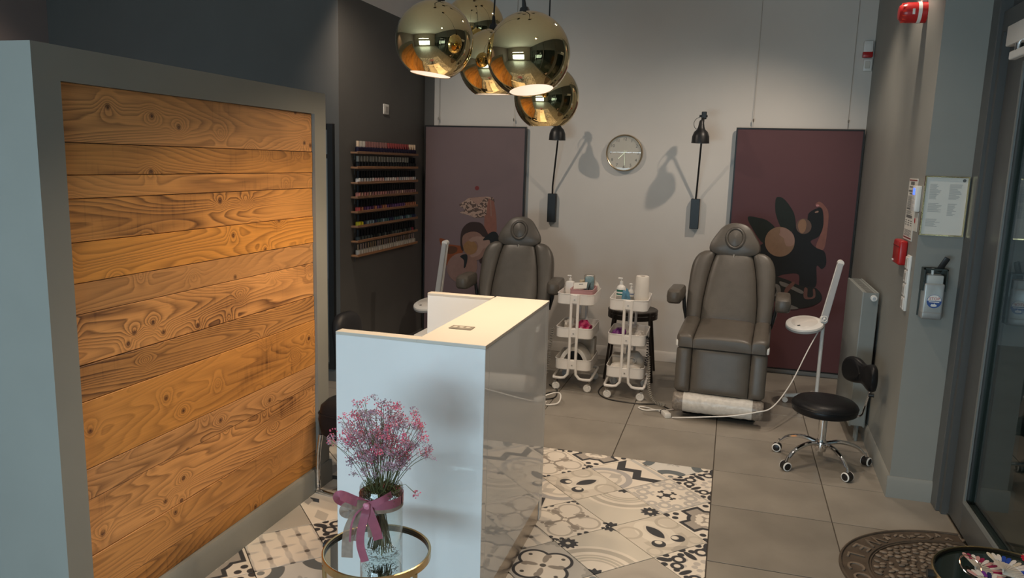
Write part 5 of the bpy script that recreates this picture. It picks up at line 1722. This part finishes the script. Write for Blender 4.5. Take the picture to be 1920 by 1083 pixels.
ribbon('tail', [bp3(.002, 0, .003), bp3(.012, -.05, .008), bp3(.016, -.105, .006)], [.012]+[.024]*12, vf_, m_org, bow)
obj('knot', cushion(B(), rrect(.024, .022, .008), .012, .003, axis='y', loc=K+vf_*.006, edge=.005), m_rib, bow)

# dried flowers
fl = thing('flower_bouquet', 'bouquet of dried pink and lilac statice in the vase', 'flowers', VP+Vector((0, 0, .02)))
rf = random.Random(12)
m_stem = pm('dried_stem', (.11, .115, .05), .8, var=.2, vscale=30)
m_lil = pm('lilac_bloom', (.42, .27, .34), .8, var=.3, vscale=60, rand=.25)
m_pnk = pm('pink_bloom', (.66, .13, .22), .7, var=.25, vscale=60, rand=.2)
m_moss = pm('moss', (.10, .10, .03), .9, var=.35, vscale=40)
def floret(nm, n, s, mat, seed):
    rr = random.Random(seed)
    bm = B()
    for i in range(n):
        c = Vector((rr.uniform(-1, 1), rr.uniform(-1, 1), rr.uniform(-.8, 1)))*s
        d = (c.normalized()+Vector((0, 0, .6))).normalized()
        u, v = frame_of(d)
        L = s*rr.uniform(.5, .9); w_ = s*.34
        k = 3
        tip = [bm.verts.new(c+d*L+(u*math.cos(2*PI*j/k)+v*math.sin(2*PI*j/k))*w_) for j in range(k)]
        b0 = bm.verts.new(c)
        for j in range(k):
            bm.faces.new((b0, tip[j], tip[(j+1) % k]))
        bm.faces.new(tip)
    return mesh_of(nm, bm, mat, 0)
sp_l = [floret('lilac_sprig', 9, .0068, m_lil, 30+k) for k in range(5)]
sp_p = [floret('pink_flower', 8, .0075, m_pnk, 50+k) for k in range(4)]
st_bm = B()
mouth = Vector((0, 0, VH-.02))
heads = []
for i in range(64):
    a = rf.uniform(0, 2*PI)
    el = rf.uniform(0, 1)**.7
    ra = el*.155
    top = Vector((ra*math.cos(a)*1.12, ra*math.sin(a)*.85, VH+.248-.42*(el**2)*.30+rf.uniform(-.06, .03)))
    if a > PI*.75 and a < PI*1.3:
        top.x *= 1.15
    m1 = Vector((math.cos(a)*.045*el+rf.uniform(-.01, .01), math.sin(a)*.045*el+rf.uniform(-.01, .01), VH-.01))
    base = Vector((-math.cos(a)*.03+rf.uniform(-.015, .015), -math.sin(a)*.03+rf.uniform(-.015, .015), rf.uniform(.03, .05)))
    pts = catmull([base, (base+m1)/2+Vector((0, 0, .02)), m1, (m1+top)/2+Vector((0, 0, .02)), top], False, 4)
    tube(st_bm, pts, [.0016-.0008*k/(len(pts)-1) for k in range(len(pts))], 4)
    heads.append((pts, top))
bl_l, bl_p = [], []
for pts, top in heads:
    pink = rf.random() < .42
    nb = rf.randint(3, 5)
    for b in range(nb):
        k = rf.randint(11, len(pts)-1)
        s0 = pts[k]
        dv = Vector((rf.uniform(-1, 1), rf.uniform(-1, 1), rf.uniform(.0, 1.1))).normalized()*rf.uniform(.018, .045)
        e = s0+dv
        tube(st_bm, [s0, s0+dv*.5+Vector((0, 0, .004)), e], .0006, 3)
        (bl_p if pink and rf.random() < .75 else bl_l).append((e, 1))
        for q in range(2):
            e2 = s0+dv*rf.uniform(.5, .9)+Vector((rf.uniform(-.012, .012), rf.uniform(-.012, .012), rf.uniform(-.004, .012)))
            (bl_p if pink and rf.random() < .5 else bl_l).append((e2, .8))
    (bl_p if pink else bl_l).append((top, 1.1))
for x, z, n in ((.12, -.01, 2), (-.02, .25, 2), (-.075, .265, 2), (-.055, .275, 2), (.10, .22, 2), (.135, .215, 2)):
    for q in range(n):
        bl_p.append((Vector((x+rf.uniform(-.008, .008), rf.uniform(-.03, .03), VH+z+rf.uniform(-.01, .01))), 1))
        tube(st_bm, [Vector((x*.3, 0, VH)), Vector((x*.7, 0, VH+z*.6+.02)), bl_p[-1][0]], .0008, 3)
stm = obj('stems', st_bm, m_stem, fl, sharp=0)
stm.location = (0, 0, -.02); stm['kind'] = 'stuff'
rf.shuffle(bl_l)
for lst, meshes, nm in ((bl_p[:300], sp_p, 'pink_flower'), (bl_l[:300], sp_l, 'lilac_sprig')):
    for p, sc in lst:
        o = link(nm, rf.choice(meshes), fl)
        o.location = p-Vector((0, 0, .02)); o.rotation_euler = (rf.uniform(-.6, .6), rf.uniform(-.6, .6), rf.uniform(0, 6.28)); o.scale = (sc*rf.uniform(.8, 1.25),)*3
rest = B()
for p, sc in bl_l[300:]:
    me = rf.choice(sp_l)
    b2 = bmesh.new(); b2.from_mesh(me)
    merge(rest, b2, Matrix.Translation(p-Vector((0, 0, .02))) @ Euler((0, 0, rf.uniform(0, 6))).to_matrix().to_4x4())
if len(rest.verts):
    o = obj('lilac_spray', rest, m_lil, fl, sharp=0); o['kind'] = 'stuff'
ms = B()
for i in range(420):
    a = rf.uniform(0, 2*PI); r_ = (VR-.008)*math.sqrt(rf.random())
    p = Vector((r_*math.cos(a), r_*math.sin(a), VH-.035+rf.uniform(-.02, .03)-.02))
    d = Vector((rf.uniform(-1, 1), rf.uniform(-1, 1), rf.uniform(.1, 1))).normalized()*rf.uniform(.012, .03)
    tube(ms, [p, p+d*.5+Vector((0, 0, .004)), p+d], [.0016, .0012, .0004], 3)
o = obj('moss_tuft', ms, m_moss, fl, sharp=0); o['kind'] = 'stuff'
db = B()
for i in range(160):
    a = rf.uniform(0, 2*PI); r_ = (VR-.012)*math.sqrt(rf.random())
    p = Vector((r_*math.cos(a), r_*math.sin(a), rf.uniform(.004, .010)))
    d = Vector((rf.uniform(-1, 1), rf.uniform(-1, 1), rf.uniform(-.1, .3))).normalized()*rf.uniform(.003, .009)
    tube(db, [p, p+d], [.0012, .0006], 3)
o = obj('fallen_petals', db, pm('petal_debris', (.16, .12, .10), .8, var=.3, vscale=50), fl, sharp=0); o['kind'] = 'stuff'

# ================================================================== SECOND TABLE WITH NAIL SAMPLES
T3 = Vector((.925, 2.525, 0))
T3Z = .50
side_table('round brass rimmed table with dark glass top beside the doormat', T3, .222, T3Z, pm('smoked_glass', (.012, .02, .016), .04, var=.02, coat=1), 'round brass tables')
def nail_fan(label, loc, rotz, n, spread, L, cols, ringr=.0):
    t = thing('nail_sample_fan', label, 'nail samples', loc, rotz, 'nail sample fans')
    for k in range(n):
        a = R(-spread/2+spread*k/(n-1))
        bm = B()
        c, s = math.cos(a), math.sin(a)
        d, u = Vector((c, s, 0)), Vector((-s, c, 0))
        z0 = .003+.0012*k
        o1 = [d*.0-u*.0025, d*L*.62-u*.0032, d*L*.62+u*.0032, d*.0+u*.0025]
        prism(bm, [p+Vector((0, 0, z0)) for p in o1], (0, 0, .0015), 0)
        o2 = [d*L*.60-u*.0045, d*L*.80-u*.0065, d*L*.95-u*.005, d*L-u*.0, d*L*.95+u*.005, d*L*.80+u*.0065, d*L*.60+u*.0045]
        prism(bm, [p+Vector((0, 0, z0+.001+.002*math.sin(PI*j/6))) for j, p in enumerate(o2)], (0, 0, .002), 1)
        col = cols[k % len(cols)]
        obj('sample_stick', bm, [pm('stick_clear', (.52, .47, .40), .3, var=.03), pm('nail_'+col[0], col[1], .15, var=.03)], t)
    if ringr:
        obj('binder_ring', xf(tube(B(), [(ringr*math.cos(2*PI*k/40), ringr*math.sin(2*PI*k/40), 0) for k in range(40)], .0022, 6, True), Matrix.Translation((-ringr*.6, 0, ringr*.70)) @ Euler((R(38), 0, 0)).to_matrix().to_4x4()), pm('rose_gold', (.75, .48, .36), .2, 1, var=.03), t)
    return t
z3 = T3Z+.001
W_, PKc, RD, BL, NV, PU, WN, OR = ('white', (.68, .64, .60)), ('rose', (.55, .30, .28)), ('red', (.55, .01, .03)), ('blue', (.02, .06, .35)), ('navy', (.02, .02, .09)), ('purple', (.16, .03, .25)), ('wine', (.25, .01, .06)), ('orange', (.6, .2, .08))
nail_fan('ringed nail sample fan with wine and pale tips at the left of the dark table', T3+Vector((-.095, .045, z3)), R(35), 14, 130, .085, [WN, PKc, W_, WN, PKc, W_], .036)
nail_fan('pale nail sample fan with blue tips in the middle of the dark table', T3+Vector((-.03, .012, z3+.022)), R(40), 14, 120, .10, [W_, ('cream', (.60, .52, .40)), W_, BL, BL, W_])
nail_fan('red and white nail sample fan at the far right edge of the dark table', T3+Vector((.125, .045, z3+.045)), R(118), 12, 120, .095, [W_, W_, PKc, RD, RD, RD])
nail_fan('pastel nail sample fan with violet tips at the near side of the dark table', T3+Vector((-.08, -.06, z3)), R(50), 14, 150, .085, [W_, PKc, W_, NV, PU, W_])
nail_fan('orange tipped nail sample fan under the black wire handle', T3+Vector((.07, -.045, z3)), R(70), 12, 140, .10, [OR, W_, PKc, ('grey', (.4, .38, .38)), W_])
t = thing('sample_card', 'white sample card with sticks lying on the dark table', 'card', T3+Vector((-.01, .125, z3)), R(-24))
obj('card', box(B(), -.01, .125, -.028, .028, 0, .002), pm('card_white', (.60, .55, .52), .5, var=.02), t)
for k in range(3):
    obj('stick', box(B(), -.03, .13, -.05-.008*k, -.047-.008*k, .0, .003), pm('stick_clear', (0, 0, 0)), t)
t = thing('wire_holder', 'black wire handle standing on the dark table', 'holder', T3+Vector((.115, -.06, z3+.022)), R(10))
obj('handle', tube(B(), catmull([(-.06, 0, .0), (-.06, 0, .05), (-.048, 0, .068), (.048, 0, .068), (.06, 0, .05), (.06, 0, .0)], False, 6), .006, 8), m_blackm, t)
obj('foot', box(B(), -.07, .07, -.02, .02, 0, .004, .002, 1), m_blackm, t)

# ================================================================== DOORMAT
MC = Vector((1.182, 3.46, 0))
mat_ = thing('doormat', 'half round brown doormat with pebble relief and lettering by the door', 'doormat', MC)
m_rub = pm('brown_rubber', (.075, .055, .039), .75, var=.25, vscale=14, bump=.3, bscale=120)
m_peb = pm('pebble_rubber', (.15, .115, .085), .65, var=.2, vscale=30, rand=.28)
def arc(ka, kb, n=40, z=0):
    return [Vector((-ka*math.sin(PI*k/n), kb*math.cos(PI*k/n), z)) for k in range(n+1)]
obj('base', prism(B(), arc(.6, .5, 48), (0, 0, .008)), m_rub, mat_)
for ka, kb, r_ in ((.593, .493, .006), (.480, .395, .006), (.468, .383, .004)):
    obj('border_ridge', tube(B(), arc(ka, kb, 48, .010), r_, 6), m_rub, mat_)
pb = []
for k in range(3):
    bm = lathe(B(), [(0, -.3), (.75, -.1), (1, .2), (.8, .75), (.4, .95), (0, 1)], n=8)
    pb.append(mesh_of('pebble', bm, m_peb, 60))
rm = random.Random(8)
spots = []
tries = 0
while len(spots) < 230 and tries < 40000:
    tries += 1
    x, y = -rm.uniform(.0, .455), rm.uniform(-.375, .375)
    if (x/.448)**2+(y/.366)**2 > 1 or x > -.02:
        continue
    if any((x-a)**2+((y-b)*1.3)**2 < .0295**2 for a, b in spots):
        continue
    spots.append((x, y))
for x, y in spots:
    o = link('pebble', rm.choice(pb), mat_)
    s = rm.uniform(.8, 1.12)
    o.location = (x, y, .008); o.scale = (.0172*s*rm.uniform(.9, 1.2), .0122*s, .0085); o.rotation_euler = (0, 0, rm.uniform(-.6, .6)+(1.57 if rm.random() < .15 else 0))
for i, ch in enumerate('WELCOME'):
    th = R(141+13*i)
    p = Vector((.536*math.cos(th), .444*math.sin(th), .008))
    inw = Vector((-math.cos(th)/.536, -math.sin(th)/.444, 0)).normalized()
    rg = Vector((inw.y, -inw.x, 0))
    mt = Matrix((rg, inw, Vector((0, 0, 1)))).transposed().to_4x4(); mt.translation = p+Vector((0, 0, .003))
    bm = text_bm(ch, .105, ext=.003)
    obj('letter', xf(bm, mt), m_peb, mat_, sharp=0)
for i in range(11):
    for s in (1, -1):
        th = R(132-4.6*i) if s > 0 else R(228+4.6*i)
        p = Vector((.536*math.cos(th), .444*math.sin(th), .009))
        for q in range(2):
            o = link('leaf_relief', pb[q], mat_)
            o.location = p+Vector((rm.uniform(-.02, .02), rm.uniform(-.02, .02), 0)); o.scale = (.020, .008, .005); o.rotation_euler = (0, 0, rm.uniform(0, 3.1))

# ================================================================== BLACK CHAIR, WHITE CABINET
m_black2 = pm('black_matt_leather', (.011, .011, .013), .5, var=.1, bump=.12, bscale=120, spec=.3)
t = thing('waiting_chair', 'black leather chair with chrome legs between the partition and the desk', 'chair', (-1.735, 3.50, 0), R(80))
bm = cushion(B(), rrect(.46, .46, .07), .21, .012, loc=(0, 0, .405), edge=.05)
st = obj('seat', bm, m_black2, t, sharp=70)
obj('piping', tube(B(), [(x, y, .44) for x, y in rrect(.455, .455, .07)], .004, 6, True), m_black2, st)
bm = cushion(B(), [(x, y+.0) for x, y in rrect(.22, .30, .08)], .06, .012, axis='y', edge=.03)
xf(bm, Matrix.Translation((.075, .235, .775)) @ Euler((R(-8), 0, 0)).to_matrix().to_4x4())
obj('backrest', bm, m_black2, t, sharp=70)
for s in (-1, 1):
    obj('back_post', tube(B(), [(.075+s*.05, .20, .36), (.075+s*.05, .255, .5), (.075+s*.05, .25, .72)], .010, 8), m_chrome, t)
    lp = catmull([(s*.20, -.20, .325), (s*.205, -.215, .20), (s*.205, -.215, .04), (s*.205, -.19, .011), (s*.205, .19, .011), (s*.205, .215, .04), (s*.205, .215, .20), (s*.20, .20, .325)], False, 6)
    obj('leg_loop', tube(B(), lp, .011, 8), m_chrome, t)
obj('foot_plate', box(B(), -.20, .20, -.215, -.205, .06, .20, .002, 1), m_chrome, t)
c0 = ony(777, 628, 4.75)
t = thing('small_cabinet', 'low white cabinet just visible behind the reception desk', 'cabinet', (c0.x+.2, 4.9, 0))
obj('carcass', box(B(), -.2, .2, -.15, .25, .0, c0.z-.02, .004, 1), m_plast, t)
obj('top', box(B(), -.205, .205, -.155, .255, c0.z-.02, c0.z+.005, .004, 1), m_plast, t)
obj('door', box(B(), -.19, .19, -.158, -.15, .05, c0.z-.04, .003, 1), m_plast, t)

# ================================================================== CABLES
def cable(name, label, pts, r, mat, n=8):
    o = obj(name, tube(B(), catmull(pts, False, n), r, 6), mat)
    return tag(o, label, 'cable')
cable('lamp_cable', 'white cable sagging from the magnifier lamp to the wrapped footrest', [(.700, 5.85, .655), (.60, 5.70, .48), (.48, 5.45, .28), (.36, 5.22, .17), (.26, 5.19, .13), (.10, 5.185, .085), (-.05, 5.185, .06), (-.20, 5.19, .035), (-.30, 5.24, .006)], .0042, m_plast)
cable('floor_cable', 'black cable trailing on the floor before the trolleys', [(-.86, 5.97, .006), (-.90, 5.75, .006), (-.88, 5.60, .006), (-.80, 5.50, .006), (-.66, 5.47, .006), (-.55, 5.47, .006), (-.42, 5.50, .006), (-.33, 5.42, .006)], .0045, m_blackm)
cable('floor_cable', 'black cable loops on the floor beside the reception desk', [(-1.28, 5.9, .006), (-1.22, 5.62, .006), (-1.18, 5.42, .006), (-1.22, 5.33, .006), (-1.32, 5.32, .006), (-1.25, 5.45, .014), (-1.20, 5.56, .006), (-1.30, 5.7, .006)], .0045, m_blackm)
cable('white_flex', 'white flex coiled on the floor at the left of the wrapped footrest', [(-.34, 5.30, .008), (-.42, 5.36, .008), (-.52, 5.40, .008), (-.55, 5.37, .008), (-.50, 5.33, .008), (-.42, 5.34, .016), (-.33, 5.40, .008), (-.28, 5.45, .008)], .0048, m_plast)
cable('white_flex', 'short white flex curling out from behind the reception desk', [(-1.30, 5.30, .008), (-1.18, 5.36, .05), (-1.12, 5.30, .06), (-1.12, 5.22, .02), (-1.2, 5.18, .008)], .0055, m_plast)
t = thing('power_plug', 'white plug block on the floor by the wrapped footrest', 'plug', (-.345, 5.27, 0), R(25))
obj('block', box(B(), -.022, .022, -.045, .045, 0, .035, .005, 2), m_plast, t)
obj('tie', tube(B(), [(.0225*math.cos(2*PI*k/16)*1.15, .045, .018+.019*math.sin(2*PI*k/16)) for k in range(16)], .003, 5, True), m_blackm, t)
t = thing('power_plug', 'white plug lying at the corner of the reception desk', 'plug', (-1.235, 5.17, 0), R(60))
obj('block', box(B(), -.03, .03, -.025, .025, 0, .04, .008, 2), m_plast, t)
obj('cord_boot', cyl(B(), (.03, 0, .02), (.055, 0, .02), .009, .006, n=10), m_plast, t)
def coil(label, path, r, wire, turns, mat):
    P = catmull(path, False, 24)
    out = []
    N = turns*10
    for i in range(N+1):
        f = i/N*(len(P)-1); k = min(int(f), len(P)-2); p = P[k].lerp(P[k+1], f-k)
        d = (P[k+1]-P[k]).normalized(); u, v = frame_of(d)
        a = 2*PI*turns*i/N
        out.append(p+(u*math.cos(a)+v*math.sin(a))*r)
    return tag(obj('coiled_cable', tube(B(), out, wire, 5), mat), label, 'cable')
coil('black coiled cable hanging at the right side of the second trolley', [Vector((-.553, 5.60, .49)), Vector((-.535, 5.60, .47)), Vector((-.530, 5.60, .36)), Vector((-.540, 5.58, .27))], .010, .003, 16, m_blackm)
coil('pale coiled cable running from the second trolley to the floor', [Vector((-.528, 5.66, .33)), Vector((-.518, 5.64, .22)), Vector((-.505, 5.60, .09)), Vector((-.45, 5.52, .02)), Vector((-.37, 5.46, .015))], .011, .003, 30, pm('pale_coil', (.35, .32, .27), .5, var=.05))
coil('grey coiled cable hanging at the left of the first trolley', [Vector((-1.262, 5.58, .50)), Vector((-1.275, 5.57, .35)), Vector((-1.285, 5.56, .22)), Vector((-1.30, 5.5, .06))], .011, .003, 26, pm('grey_coil', (.16, .15, .13), .5, var=.05))
